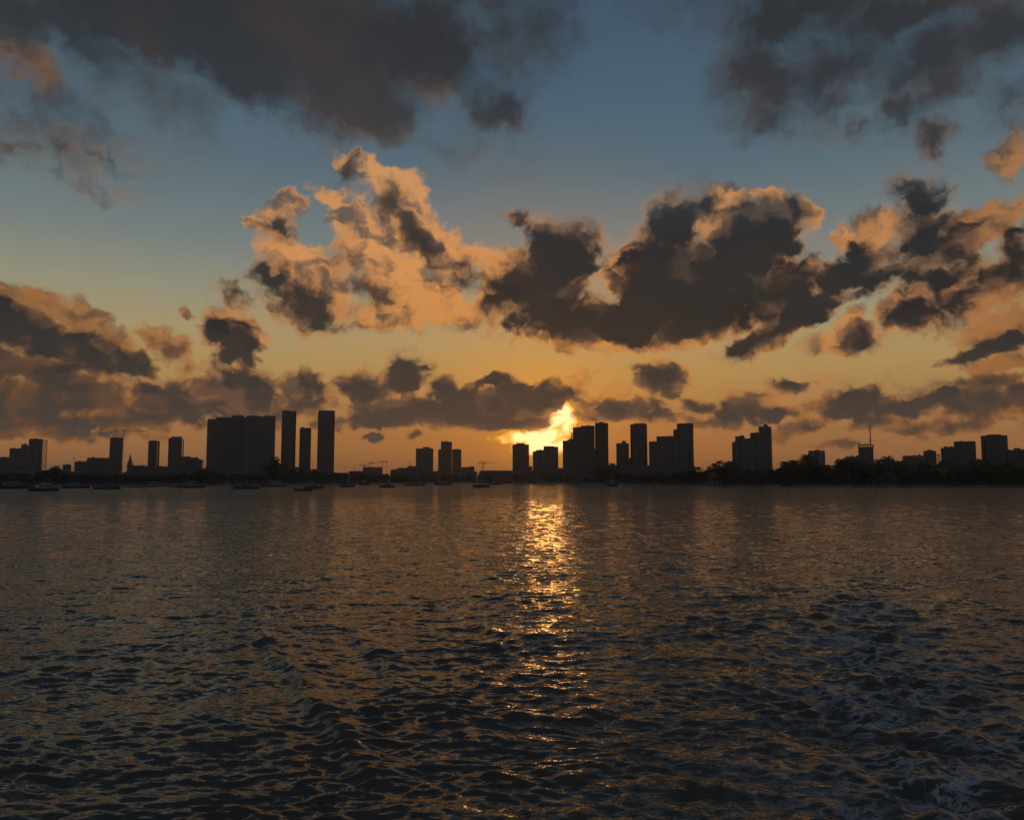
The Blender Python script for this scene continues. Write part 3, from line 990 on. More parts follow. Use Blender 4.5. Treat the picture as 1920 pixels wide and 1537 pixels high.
# middle distance
building('unfinished_block', 2300, [(681, 716, 875.5)], 'unfinished low block under small cranes', wall=M_CONC3, floor_h=3.6)
building('terrace_block', 2000, [(733, 747, 880), (746, 766, 877), (764, 781, 873.5)], 'low terraced block stepping up to a wide tower', wall=M_CONC2)
building('tower_block', 2100, [(780, 811.5, 841.5)], 'wide stand-alone tower with overhanging cornice', 'tower', wall=M_CONC, depth=30,
         pent=[(779.5, 812, 840.6, 842), (792, 806, 838, 842)])
building('low_block', 2050, [(808, 823, 883)], 'little low block between the wide tower and paired towers', wall=M_CONC2)
building('tower_block', 2100, [(822, 828, 843), (827, 846.2, 828.5)], 'taller of two paired towers with a lower shoulder', 'tower', wall=M_CONC3,
         depth=24, pent=[(827, 831.5, 827, 829), (834, 840, 826.8, 829)])
building('tower_block', 2150, [(848, 864.2, 842.5)], 'shorter of two paired towers', 'tower', wall=M_CONC2, depth=22, pent=[(853, 860, 841.5, 843)])
building('low_block', 2080, [(863, 889, 876)], 'low wide block at the foot of the paired towers', wall=M_CONC, pent=[(880, 889, 874.2, 877)])
building('tower_block', 2000, [(961.5, 991.5, 833.5)], 'square tower with raised roof house where the sun breaks through', 'tower', wall=M_CONC2, depth=30,
         shape='cham', pent=[(968, 984, 830.5, 834)])
building('low_block', 1960, [(991, 997.5, 874)], 'tiny low block between the square tower and sunlit twin tower', wall=M_CONC3, depth=12)
building('twin_tower', 2050, [(1000, 1007, 846.5), (1006, 1021, 843.5), (1020, 1046, 837.5)], 'stepped twin tower directly beneath the bright sun', 'tower',
         wall=M_CONC, depth=30, pent=[(1020.5, 1039, 836.2, 838)])
building('low_block', 1900, [(1047, 1057, 878)], 'little low block between the sunlit twin tower and haze-browned tower', wall=M_CONC2, depth=14)
t, sc, mid = building('balcony_tower', 1500, [(1056.5, 1069, 826), (1068, 1074.5, 823)], 'haze-browned tower half hidden by the darkest tower', 'tower', wall=M_CONC2)
t, sc, mid = building('dark_tower', 1300, [(1076, 1092, 802), (1091, 1114, 798.5)], 'darkest tower with balcony slabs jutting toward the sun', 'tower',
                      wall=M_CONC3, depth=24)
open_floors(t, sc, mid, 1300, 1071.5, 1076.6, 809, 880, M_CONC3, step=3.4, d=8)
open_floors(t, sc, mid, 1300, 1113.4, 1118.4, 799, 846, M_CONC3, step=3.6, d=5)
building('link_block', 1306, [(1113, 1119, 842)], 'link block below the ladder of lit openings', wall=M_CONC3, depth=10)
building('tower_block', 1310, [(1117.5, 1140.5, 793.5)], 'tower joined to the darkest tower by open bridges', 'tower', wall=M_CONC,
         shape='cham', pent=[(1124, 1132, 791, 794)])
building('tower_block', 1300, [(1157, 1179, 831.5)], 'short square tower with a box on its roof', 'tower', wall=M_CONC3, pent=[(1167, 1174, 826.5, 832)])
building('low_block', 1290, [(1179, 1186, 860)], 'small link at the foot of a tall lone tower', wall=M_CONC2, depth=12)
building('tower_block', 1280, [(1184, 1213.5, 796)], 'tall lone tower between the short square tower and stepped group', 'tower', wall=M_CONC2,
         shape='cham', pent=[(1190, 1212, 793.6, 797)])
building('stepped_tower', 1250, [(1220, 1235, 828), (1234, 1267, 818.5), (1265, 1273, 806), (1271.5, 1299.5, 795, 'round')],
         'stepped tower group rising to a rounded top above palms', 'tower', wall=M_CONC3, depth=24)
building('podium_block', 1200, [(1140, 1225, 872)], 'long parking podium under the short square tower and tall lone tower', wall=M_CONC2, depth=20)
building('podium_block', 1190, [(1224, 1302, 874)], 'parking podium under the stepped tower group', wall=M_CONC3, depth=20)
building('stepped_tower', 1050, [(1377, 1384, 829), (1383, 1397.5, 818), (1397, 1411, 822.5), (1410, 1426.5, 812), (1425.5, 1434, 801), (1433, 1445.5, 801.5)],
         'stair-stepped tower with a pointed crown rising out of palms', 'tower', wall=M_CONC, depth=20,
         pent=[(1433, 1441, 797.5, 802), (1434.5, 1438.5, 794.6, 798)])
building('round_block', 1000, [(1519, 1546.5, 844.5, 'round')], 'rounded apartment block among dense shore trees', wall=M_WHITE, depth=16)
t, sc, mid = building('construction_tower', 1050, [(1613.5, 1637.5, 838)], 'unfinished tower with a flared top deck and tall needle mast', 'tower', wall=M_CONC3, depth=16)
open_floors(t, sc, mid, 1050, 1612, 1639.5, 833.5, 839, M_CONC3, step=2.6, d=9)
k_ = MB()
for i, x in enumerate((1615, 1619, 1623, 1626, 1630, 1635)):
    k_.box((x - mid) * sc - .5, (x - mid) * sc + .5, -.6, .6, pt(mid, 834, 1050).z - LAND_Z, pt(mid, 829 + (i * 7 % 4), 1050).z - LAND_Z)
k_.build('rebar_column', M_CONC3, t, kind='stuff')
k_ = MB()
k_.bar(((1634 - mid) * sc, 0, pt(mid, 836, 1050).z - LAND_Z), ((1634 - mid) * sc, 0, pt(mid, 800, 1050).z - LAND_Z), .75, 6, .6)
k_.bar(((1634 - mid) * sc, 0, pt(mid, 800, 1050).z - LAND_Z), ((1634 - mid) * sc, 0, pt(mid, 792.5, 1050).z - LAND_Z), .3, 6, .1)
k_.build('mast', M_STEEL, t)
building('apartment_block', 980, [(1697, 1731, 854.5)], 'white low apartment block next to a boxy block', wall=M_WHITE)
t, sc, mid = building('apartment_block', 990, [(1736, 1755, 845)], 'boxy block with open balconies on one side', wall=M_CONC3)
open_floors(t, sc, mid, 990, 1754.5, 1762, 851, 875, M_CONC3, step=2.8, d=5)
building('apartment_block', 960, [(1772, 1796, 839), (1794, 1826.5, 828)], 'two-level block with notched roof beside the barrel-sided tower', wall=M_CONC2,
         pent=[(1776, 1781, 836.5, 840), (1786, 1789, 836.5, 840)])
building('round_block', 950, [(1847, 1888.5, 817, 'round')], 'barrel-sided tower block standing alone above shore trees', 'tower', wall=M_CONC3, depth=22,
         pent=[(1856, 1879, 814.6, 818)])
building('apartment_block', 940, [(1891, 1970, 843.5)], 'long block beyond the barrel-sided tower', wall=M_CONC2, pent=[(1908, 1918, 839.5, 844), (1897, 1901, 842, 844)])

# low roofs that fill the band behind the shore trees
rb = random.Random(21)
x = -60.0
while x < 960:
    w = rb.uniform(22, 52)
    Yb = 9795.0 / (shore_y(x + w / 2) - 899.0) + rb.uniform(70, 160)
    yt = rb.uniform(880, 888) if x < 640 else rb.uniform(881.5, 889)
    building('shore_block', Yb, [(x, x + w, yt)], 'low flat-roofed block behind shore trees below ' + mark(x + w / 2), wall=rb.choice([M_CONC, M_CONC2, M_CONC3, M_WHITE]),
             group='low blocks behind the shore', depth=14, seed=int(x) + 900)
    x += w + rb.uniform(1, 9)
for x, w, yt in ((985, 60, 882), (1048, 70, 882), (900, 60, 882)):
    building('shore_block', 1500 + x * .1, [(x, x + w, yt)], 'low flat-roofed block behind shore trees below ' + mark(x + w / 2), wall=M_CONC3,
             group='low blocks behind the shore', depth=16, seed=int(x) + 77)


x = 1142.0
while x < 1960:
    w = rb.uniform(26, 56)
    Yb = 9795.0 / (shore_y(x + w / 2) - 899.0) + rb.uniform(75, 120)
    building('shore_block', Yb, [(x, x + w, rb.uniform(881, 887))], 'low flat-roofed block behind shore trees below ' + mark(x + w / 2),
             wall=rb.choice([M_CONC, M_CONC2, M_CONC3]), group='low blocks behind the shore', depth=14, seed=int(x) + 500)
    x += w + rb.uniform(-1, 1.5)


def villa(x0, x1, yt, label, wall):
    Yb = 9795.0 / (shore_y((x0 + x1) / 2) - 899.0) + 26
    mid = (x0 + x1) / 2
    c = pt(mid, HORIZON, Yb)
    sc = Yb / FPX
    t = thing('waterside_villa', (c.x, c.y, LAND_Z), label, 'house', 'waterside villas', rz=-math.atan2(c.x, c.y))
    w, h = (x1 - x0) * sc, pt(mid, yt, Yb).z - LAND_Z
    hw = w / 2
    m_ = MB(); m_.box(-hw, hw, -5, 5, 0, h * .68); m_.build('wall', wall, t)
    m_ = MB()
    m_.add([(-hw - .6, -5.6, h * .68), (hw + .6, -5.6, h * .68), (hw + .6, 5.6, h * .68), (-hw - .6, 5.6, h * .68), (-hw * .6, 0, h), (hw * .6, 0, h)],
           [(0, 3, 2, 1), (0, 1, 5, 4), (2, 3, 4, 5), (1, 2, 5), (3, 0, 4)])
    m_.build('roof', M_TILE, t)
    k = max(3, int(w / 3))
    wm = MB(); wm.box(-.75, .75, -.06, .06, 0, 1.7)
    me = wm.mesh('window', M_GLASS)
    for i in range(k):
        for z in (0.9, h * .38):
            o = bpy.data.objects.new('window', me)
            col.objects.link(o)
            o.parent = t
            o.location = (-hw + w * (i + .5) / k, -5.03, z)


villa(1320, 1352, 884, 'white villa with hipped roof beside the stepped tower group', M_WHITE)
villa(1462, 1500, 885, 'tan villa with hipped roof in front of dense trees', M_CONC2)
villa(1650, 1694, 874, 'large pale villa with hipped roof below the needle mast', M_WHITE)
villa(1735, 1790, 879, 'long villa with hipped roof below the boxy block', M_CONC)
villa(1868, 1912, 882, 'grey villa with hipped roof below the barrel-sided tower', M_CONC3)

# spired clock tower
c = pt(242.5, HORIZON, 1540); sc = 1540 / FPX
t = thing('clock_tower', (c.x, c.y, LAND_Z), 'small clock tower with tapering spire between two towers', 'tower', rz=-math.atan2(c.x, c.y))
hz = lambda y: pt(242.5, y, 1540).z - LAND_Z
m_ = MB(); m_.box(-5.2, 5.2, -5, 5, 0, hz(868)); m_.build('wall', M_CONC, t)
m_ = MB(); m_.box(-4.0, 4.0, -3.9, 3.9, hz(868) - .2, hz(864)); m_.build('belfry', M_CONC, t)
m_ = MB(); m_.box(-2.4, 2.4, -2.3, 2.3, hz(864) - .2, hz(858.5)); m_.build('lantern', M_CONC2, t)
m_ = MB(); o8 = outline(4.4, 4.4, 'cham'); m_.prism(o8, hz(858.5) - .1, hz(851), top=[(x * .06, y * .06) for x, y in o8]); m_.build('spire', M_TILE, t)
m_ = MB(); m_.bar((0, 0, hz(851.5)), (0, 0, hz(848.5)), .18, 5); m_.build('finial', M_STEEL, t)
for s_ in (-1, 1):
    m_ = MB(); m_.box(s_ * 2.1 - .9, s_ * 2.1 + .9, -4.0, -3.92, hz(867), hz(865)); m_.build('louvre', M_GLASS, t)


def crane(x, Y, ytop, xl, xr, yj, label, group=None):
    """hammerhead tower crane: mast, cab, jib, counter-jib, tie bars, counterweight"""
    c = pt(x, HORIZON, Y)
    s_ = Y / FPX
    t = thing('tower_crane', (c.x, c.y, LAND_Z), label, 'crane', group, rz=-math.atan2(c.x, c.y))
    hj, ht = pt(x, yj, Y).z - LAND_Z, pt(x, ytop, Y).z - LAND_Z
    r = 0.16 * s_ / 0.7
    w = 0.9 * s_ / 0.9
    m_ = MB()
    for a, b in ((-w, -w), (w, -w), (w, w), (-w, w)):
        m_.bar((a, b, 0), (a, b, hj), r)
    z, k = 0.0, 0
    while z < hj - 2 * w:
        q = -1 if k % 2 else 1
        m_.bar((-w * q, -w, z), (w * q, -w, z + 2 * w), r * .7)
        m_.bar((w, -w * q, z), (w, w * q, z + 2 * w), r * .7)
        z += 2 * w; k += 1
    m_.build('mast', M_STEEL, t)
    jr, jl = (xr - x) * s_, (xl - x) * s_
    def truss(end, nm):
        q = MB(); sg = 1 if end > 0 else -1; hh = 1.0 * w
        q.bar((0, -w * .7, hj), (end, -w * .5, hj), r); q.bar((0, w * .7, hj), (end, w * .5, hj), r)
        q.bar((0, 0, hj + hh), (end, 0, hj + hh * .5), r)
        n = max(3, int(abs(end) / 3))
        for i in range(n):
            a, b = end * i / n, end * (i + 1) / n
            q.bar((a, -w * .6, hj), ((a + b) / 2, 0, hj + hh * .8), r * .6); q.bar(((a + b) / 2, 0, hj + hh * .8), (b, -w * .6, hj), r * .6)
        q.build(nm, M_STEEL, t)
    truss(jr, 'jib'); truss(jl, 'counter_jib')
    m_ = MB(); m_.bar((-w, 0, hj), (0, 0, ht), r); m_.bar((w, 0, hj), (0, 0, ht), r); m_.build('apex', M_STEEL, t)
    m_ = MB(); m_.bar((0, 0, ht), (jr * .65, 0, hj + w), r * .5); m_.bar((0, 0, ht), (jl * .9, 0, hj + w * .6), r * .5); m_.build('tie_bar', M_STEEL, t)
    short = jl if abs(jl) < abs(jr) else jr
    m_ = MB(); m_.box(min(short, short * .8), max(short, short * .8), -w, w, hj - 1.6 * w, hj - .1); m_.build('counterweight', M_CONC3, t)
    m_ = MB(); m_.box(w * .9, w * 2.6, -w * .8, w * .8, hj - 2.2 * w, hj - .15); m_.build('cab', M_GLASSB, t)


crane(228.3, 1600, 802.5, 213, 269, 807, 'tall tower crane with long level jib beside a narrow tower')
crane(681, 2300, 869, 674, 692, 872, 'smallest tower crane at the end of the unfinished block')
crane(694.5, 2300, 865.5, 689, 707, 867.5, 'tower crane rising behind the middle of the unfinished block')
crane(716.5, 2300, 863.5, 709, 726, 865.5, 'tower crane at the far corner of the unfinished block')
crane(907, 2400, 863.5, 897, 928, 867.5, 'tower crane seen behind the ketch masts')


def pole(x, Y, ytop, label, r=.35):
    c = pt(x, HORIZON, Y)
    t = thing('light_mast', (c.x, c.y, LAND_Z), label, 'mast', 'thin masts along the skyline')
    h = pt(x, ytop, Y).z - LAND_Z
    m_ = MB(); m_.bar((0, 0, 0), (0, 0, h), r, 6, r * .5); m_.build('pole', M_STEEL, t)
    m_ = MB(); m_.box(-r * 2.2, r * 2.2, -r, r, h - r * 2, h); m_.build('lamp_head', M_CONC3, t)


pole(137, 1450, 857, 'thin mast beside the stepped low blocks', .6)
pole(585, 1400, 866, 'thin mast between the shortest and the canopy-topped slender tower', .5)
pole(648, 1400, 874, 'thin mast in the gap after the slender towers', .4)
pole(664, 1600, 877, 'short thin mast near the small cranes', .4)
pole(725, 2000, 865, 'thick mast after the small cranes', .9)
pole(767.5, 2000, 864, 'thin mast on the terraced low block', .5)
pole(818, 2000, 872, 'thin mast between the wide tower and the paired towers', .4)
# ------------------------------------------------------------------ trees
def leaf_cloud(rr, n, shell, size):
    """many small leaf-clump faces spread through crown lobes"""
    vs, fs = [], []
    for (cx, cy, cz, r, w) in shell:
        k = int(n * w)
        for _ in range(k):
            while True:
                p = Vector((rr.uniform(-1, 1), rr.uniform(-1, 1), rr.uniform(-1, 1)))
                if 0.25 < p.length < 1:
                    break
            p = Vector((cx + p.x * r, cy + p.y * r, cz + p.z * r * .75))
            s_ = size * rr.uniform(.6, 1.4)
            u = Vector((rr.uniform(-1, 1), rr.uniform(-1, 1), rr.uniform(-.6, .6))).normalized()
            v = u.orthogonal().normalized()
            v = (v * math.cos(rr.uniform(0, 3.1)) + u.cross(v) * math.sin(rr.uniform(0, 3.1))).normalized()
            b = len(vs)
            vs += [p - u * s_ * .5, p + v * s_ * .38, p + u * s_ * .5, p - v * s_ * .38]
            fs.append((b, b + 1, b + 2, b + 3))
    return vs, fs


def broadleaf(seed):
    """unit tree, 10 m tall: trunk with limbs, crown of leaf clumps"""
    rr = random.Random(seed)
    tr = MB()
    hx, hy = rr.uniform(-.5, .5), rr.uniform(-.5, .5)
    fork = rr.uniform(2.0, 3.2)
    tr.bar((0, 0, -.3), (hx * .4, hy * .4, fork), .42, 7, .30)
    lobes = []
    nl = rr.randint(6, 9)
    for i in range(nl):
        a = 2 * math.pi * i / nl + rr.uniform(-.4, .4)
        rad = rr.uniform(1.2, 3.6)
        z = rr.uniform(4.4, 7.6)
        e = (hx + math.cos(a) * rad, hy + math.sin(a) * rad, z)
        tr.bar((hx * .4, hy * .4, fork - .2), (e[0] * .55, e[1] * .55, fork + (z - fork) * .55), .2, 5, .13)
        tr.bar((e[0] * .55, e[1] * .55, fork + (z - fork) * .55), e, .13, 4, .04)
        lobes.append((e[0], e[1], z, rr.uniform(1.3, 2.1), 1 / nl))
    top = rr.uniform(7.6, 8.6)
    tr.bar((hx * .4, hy * .4, fork), (hx, hy, top), .24, 5, .05)
    lobes.append((hx, hy, top, rr.uniform(1.3, 1.7), .16))
    lobes.append((hx, hy, 6.2, 2.4, .25))
    vs, fs = leaf_cloud(rr, 620, lobes, .62)
    cr = MB(); cr.add(vs, fs)
    return tr.mesh('trunk', M_BARK, True), cr


def palm(seed):
    """unit palm, 10 m tall: curved ringed trunk, arching fronds with drooping leaflets"""
    rr = random.Random(seed)
    tr = MB()
    lean = rr.uniform(-1.0, 1.0)
    pts = [(lean * (i / 8) ** 2, 0.2 * math.sin(i), 8.2 * i / 8 - .2) for i in range(9)]
    for i in range(8):
        tr.bar(pts[i], pts[i + 1], .26 - .015 * i, 7, .245 - .015 * i)
    cr = MB()
    hx, hy, hz_ = pts[-1]
    nf = rr.randint(15, 19)
    for i in range(nf):
        a = 2 * math.pi * i / nf + rr.uniform(-.15, .15)
        L = rr.uniform(2.3, 3.1)
        up = rr.choice((1.35, 1.0, .6, .2, -.2))
        prev = None
        d = Vector((math.cos(a), math.sin(a), 0)); side = Vector((-math.sin(a), math.cos(a), 0))
        for k in range(7):
            s_ = k / 6
            p = Vector((hx, hy, hz_)) + d * (L * s_ * (1 - .12 * s_ * up)) + Vector((0, 0, L * (up * s_ * .8 - (1.0 + .3 * up) * s_ * s_ * .95)))
            if prev is not None:
                w = .36 * math.sin(math.pi * min(1, .12 + s_ * .88)) + .06
                for q in (-1, 1):
                    tip = (prev + p) / 2 + side * q * w * 1.6 + Vector((0, 0, -.35 * w - .12)) + d * .18
                    b = len(cr.v)
                    cr.v += [tuple(prev), tuple(p), tuple(tip)]
                    cr.f.append((b, b + 1, b + 2))
                b = len(cr.v)
                cr.v += [tuple(prev + side * .05), tuple(p + side * .05), tuple(p - side * .05), tuple(prev - side * .05)]
                cr.f.append((b, b + 1, b + 2, b + 3))
            prev = p
    return tr.mesh('trunk', M_BARK, True), cr


TREES = []
for i in range(6):
    tm, cr = broadleaf(40 + i)
    TREES.append(('broadleaf_tree', tm, cr.mesh('crown', M_LEAF if i % 2 else M_LEAF2)))
PALMS = []
for i in range(4):
    tm, cr = palm(80 + i)
    PALMS.append(('palm_tree', tm, cr.mesh('crown', M_PALM)))
TREE_LABEL = {}


def plant(kind, x, ytop, back, label, group, rr, wide=1.0):
    Yt = 9795.0 / (shore_y(x) - 899.0) + back
    c = pt(x, HORIZON, Yt)
    h = pt(x, ytop, Yt).z - LAND_Z
    if h < 2.5:
        return
    nm, tm, cm = rr.choice(PALMS if kind == 'palm' else TREES)
    t = thing(nm, (c.x, c.y, LAND_Z), label + ' ' + mark(x), 'palm' if kind == 'palm' else 'tree', group, rz=rr.uniform(0, 6.28))
    k = h / (10.0 if kind == 'palm' else 9.9)
    kw = k * wide * rr.uniform(.95, 1.25)
    t.scale = (kw, kw, k)
    for pn, me in (('trunk', tm), ('crown', cm)):
        o = bpy.data.objects.new(pn, me)
        col.objects.link(o)
        o.parent = t


rt = random.Random(5)
# right hand shore: the tree line rises and falls
PROFILE_R = [(1140, 868), (1150, 876), (1180, 882), (1240, 882), (1300, 874), (1312, 879), (1318, 880), (1330, 872), (1345, 868), (1360, 866), (1385, 868),
             (1420, 876), (1446, 872), (1451, 878), (1460, 872), (1472, 865), (1490, 861), (1512, 854), (1528, 864), (1548, 866), (1568, 868),
             (1580, 856), (1592, 852), (1610, 854), (1625, 864), (1642, 862), (1662, 853), (1676, 860), (1690, 862), (1704, 864), (1730, 862),
             (1752, 868), (1768, 858), (1790, 868), (1826, 860), (1840, 864), (1848, 856), (1880, 864), (1900, 860), (1960, 858)]


def profile(pr, x):
    for (a, ya), (b, yb) in zip(pr[:-1], pr[1:]):
        if a <= x <= b:
            return ya + (yb - ya) * (x - a) / (b - a)
    return pr[-1][1]


GR = 'trees in the dense shore belt'
LR = 'dense dark broadleaf tree in the shore belt below'
for x, y in PROFILE_R:
    plant('leaf', x + rt.uniform(-3, 3), y + rt.uniform(0, 3.5), rt.uniform(12, 50), LR, GR, rt, 1.05)
x = 1120.0
while x < 1965:
    plant('leaf', x, profile(PROFILE_R, max(1140, x)) + rt.uniform(2, 12), rt.uniform(6, 60), LR, GR, rt, 1.1)
    x += rt.uniform(8, 15)
x = 1150.0
while x < 1960:
    plant('leaf', x, rt.uniform(890, 897), rt.uniform(3, 9), 'low rounded shrub tree on the seawall below', 'shrubs on the seawall', rt, 1.5)
    x += rt.uniform(13, 22)
for x, y in ((1349, 860), (1362, 863), (1370, 861), (1340, 866), (1378, 863), (1512, 847), (1517, 852), (1600, 849), (1592, 851), (1650, 857), (1663, 850),
             (1672, 858), (1582, 856), (1690, 860), (1843, 856), (1851, 858), (1828, 859), (1770, 862), (1488, 859), (1472, 862), (1145, 866), (1308, 874)):
    plant('palm', x, y - 4.5, rt.uniform(8, 30), 'ragged palm poking its fronds above the tree belt by', 'palms in the shore belt', rt, 1.0)
# left and middle shore
PROFILE_L = [(-60, 880), (60, 884), (95, 877), (104, 872), (118, 880), (200, 884), (300, 884), (380, 876), (388, 874), (420, 884), (500, 884), (512, 872),
             (520, 878), (553, 874), (575, 882), (640, 880), (660, 880), (690, 882), (730, 885), (800, 888), (880, 887), (940, 886), (1000, 888), (1130, 888)]
GL = 'trees behind the anchored boats'
LL = 'dark broadleaf tree behind the anchored boats, below'
x = -60.0
while x < 1130:
    plant('leaf', x, profile(PROFILE_L, x) + rt.uniform(0, 8), rt.uniform(8, 55), LL, GL, rt, 1.15)
    x += rt.uniform(9, 17)
for x, y in ((104, 871), (98, 874), (513, 853), (517, 866), (523, 872), (551, 871), (556, 870), (560, 873), (589, 877), (388, 874), (382, 877)):
    plant('palm' if x > 520 and x < 570 else 'leaf', x, y, rt.uniform(60, 90), ('ragged palm' if 520 < x < 570 else 'taller broadleaf tree') + ' poking above the boat-lined shore by', 'tall shore trees', rt)


# ------------------------------------------------------------------ boats
def hull_mesh(L, B, H, mat_, sheer=.35, stern=.85, rake=.12):
    """lofted hull, bow toward +X, waterline at z = 0"""
    m_ = MB()
    n = 13
    rows = []
    for i in range(n):
        s_ = i / (n - 1)
        x = -L / 2 + L * s_
        half = B / 2 * (stern + (1 - stern) * min(1, s_ * 3)) * (1 - max(0, (s_ - .45) / .55) ** 2.2)
        half = max(half, .02)
        top = H * (1 + sheer * max(0, s_ - .3) ** 2 * 2)
        xr = x + rake * L * max(0, s_ - .75) * 2
        rows.append([(x, 0, -.5), (x, -half * .55, -.35), (x, -half * .86, H * .25), (xr, -half, top), (xr, half, top), (x, half * .86, H * .25), (x, half * .55, -.35)])
    k = len(rows[0])
    vs = sum(rows, [])
    fs = []
    for i in range(n - 1):
        for j in range(k):
            a, b = i * k + j, i * k + (j + 1) % k
            fs.append((a, a + k, b + k, b))
    fs.append(tuple(range(k)))
    fs.append(tuple((n - 1) * k + j for j in reversed(range(k))))
    m_.add(vs, fs)
    return m_


def cabin(m_, x0, x1, hw, z0, z1, rf=.5, rb=.15):
    """house with raked front and back"""
    h = z1 - z0
    m_.add([(x0, -hw, z0), (x1, -hw, z0), (x1, hw, z0), (x0, hw, z0), (x0 + rb * h, -hw * .86, z1), (x1 - rf * h, -hw * .86, z1),
            (x1 - rf * h, hw * .86, z1), (x0 + rb * h, hw * .86, z1)],
           [(0, 3, 2, 1), (4, 5, 6, 7), (0, 1, 5, 4), (1, 2, 6, 5), (2, 3, 7, 6), (3, 0, 4, 7)])


def boat(kind, x0, x1, ywl, label, hull=M_HULLW, top=M_HULLW, flip=False, yaw=0.0, hscale=1.0):
    mid = (x0 + x1) / 2
    p = on_water(mid, ywl)
    L = max(4.0, (x1 - x0) * math.hypot(p.x, p.y) / FPX)
    nm = {'yacht': 'motor_yacht', 'cruiser': 'cabin_cruiser', 'speed': 'speedboat', 'sail': 'sailboat', 'ketch': 'sailboat'}[kind]
    t = thing(nm, (p.x, p.y, 0.0), label, 'sailboat' if kind in ('sail', 'ketch') else 'boat', 'boats on the bay',
              rz=-math.atan2(p.x, p.y) + (math.pi if flip else 0) + math.radians(yaw))
    B = L * .29
    H = (L * .085 + .35) * hscale
    hm = hull_mesh(L, B, H, hull, .5 if kind in ('yacht', 'cruiser') else .3)
    h = hm.build('hull', hull, t, True)
    q = MB(); q.box(-L * .49, L * .40, -B * .49, -B * .455, H + .0, H + .1); q.box(-L * .49, L * .40, B * .455, B * .49, H + .0, H + .1)
    q.build('rub_rail', M_CANVAS, h)
    if kind in ('yacht', 'cruiser'):
        big = kind == 'yacht'
        ch = L * (.105 if big else .085) * hscale + .7
        q = MB(); cabin(q, -L * .28, L * .20, B * .38, H - .1, H + ch); hs = q.build('deckhouse', top, t)
        q = MB(); cabin(q, -L * .24, L * .215, B * .388, H + ch * .42, H + ch * .82, .55, .1); q.build('window', M_GLASS, hs)
        if big:
            q = MB(); cabin(q, -L * .22, L * .06, B * .33, H + ch - .02, H + ch + .55, .6, .0); fb = q.build('flybridge', top, t)
            q = MB(); q.box(-L * .20, L * .01, -B * .33, B * .33, H + ch + 2.1, H + ch + 2.25); q.build('hardtop', top, fb)
            q = MB()
            for a in (-L * .18, -L * .01):
                for b in (-B * .3, B * .3):
                    q.bar((a, b, H + ch), (a, b, H + ch + 2.15), .06)
            q.build('hardtop_post', M_ALU, fb)
            q = MB(); q.bar((-L * .12, 0, H + ch + 2.2), (-L * .16, 0, H + ch + 4.0), .06, 5, .03); q.build('aerial', M_ALU, t)
        q = MB()
        for i in range(7):
            xx = L * (.06 + .07 * i); yy = B * .46 * (1 - max(0, (.5 + xx / L - .45) / .55) ** 2.2)
            for s_ in (-1, 1):
                q.bar((xx, s_ * yy, H * 1.05), (xx, s_ * yy, H * 1.25 + .8), .03)
        q.build('bow_rail', M_ALU, t)
        q = MB(); q.box(-L * .53, -L * .485, -B * .38, B * .38, .15, .32); q.build('swim_platform', M_TEAK, t)
    elif kind == 'speed':
        q = MB(); cabin(q, -L * .02, L * .14, B * .33, H - .1, H + .75, 1.1, .2); q.build('windscreen', M_GLASS, t)
        q = MB(); q.box(-L * .30, L * .05, -B * .3, B * .3, H + 1.75, H + 1.85); tt = q.build('t_top', M_CANVAS, t)
        q = MB()
        for a in (-L * .2, -L * .02):
            for b in (-B * .26, B * .26):
                q.bar((a, b, H - .1), (a, b, H + 1.8), .04)
        q.build('t_top_post', M_ALU, tt)
        q = MB(); q.box(-L * .56, -L * .49, -.3, .3, -.1, H + .35); q.build('outboard', M_HULLG, t)
    else:
        ch = .75
        q = MB(); cabin(q, -L * .20, L * .16, B * .28, H - .1, H + ch, .6, .2); hs = q.build('deckhouse', top, t)
        q = MB(); cabin(q, -L * .16, L * .145, B * .285, H + ch * .35, H + ch * .75, .6, .2); q.build('window', M_GLASS, hs)
        masts = [(L * .06, pt(mid, 863 if kind == 'ketch' else ywl - (x1 - x0) * 1.25, p.y).z)]
        if kind == 'ketch':
            masts.append((-L * .27, masts[0][1] * .68))
        for (mx, mh) in masts:
            q = MB(); q.bar((mx, 0, H), (mx, 0, mh), .30, 6, .20); ms = q.build('mast', M_ALU, t)
            q = MB(); q.bar((mx, 0, H + 1.6), (mx - L * .26, 0, H + 1.7), .09, 6); q.build('boom', M_ALU, ms)
            q = MB(); q.bar((mx - .1, 0, H + 1.85), (mx - L * .25, 0, H + 1.9), .26, 7, .15); q.build('furled_sail', M_CANVAS, ms)
            q = MB()
            q.bar((mx, -B * .03, mh * .6), (mx, -B * .3, mh * .6), .04); q.bar((mx, B * .03, mh * .6), (mx, B * .3, mh * .6), .04)
            q.build('spreader', M_ALU, ms)
            q = MB()
            q.bar((mx, 0, mh * .98), (min(L * .5, mx + L * .42), 0, H * 1.3), .035); q.bar((mx, 0, mh * .98), (max(-L * .48, mx - L * .5), 0, H), .03)
            for s_ in (-1, 1):
                q.bar((mx, 0, mh * .98), (mx, s_ * B * .3, mh * .6), .025); q.bar((mx, s_ * B * .3, mh * .6), (mx, s_ * B * .46, H), .025)
            q.build('rigging', M_ALU, ms)
        q = MB()
        for i in range(8):
            xx = -L * .4 + L * .1 * i
            for s_ in (-1, 1):
                q.bar((xx, s_ * B * .44, H), (xx, s_ * B * .44, H + .75), .025)
        q.build('stanchion', M_ALU, t)
    return t


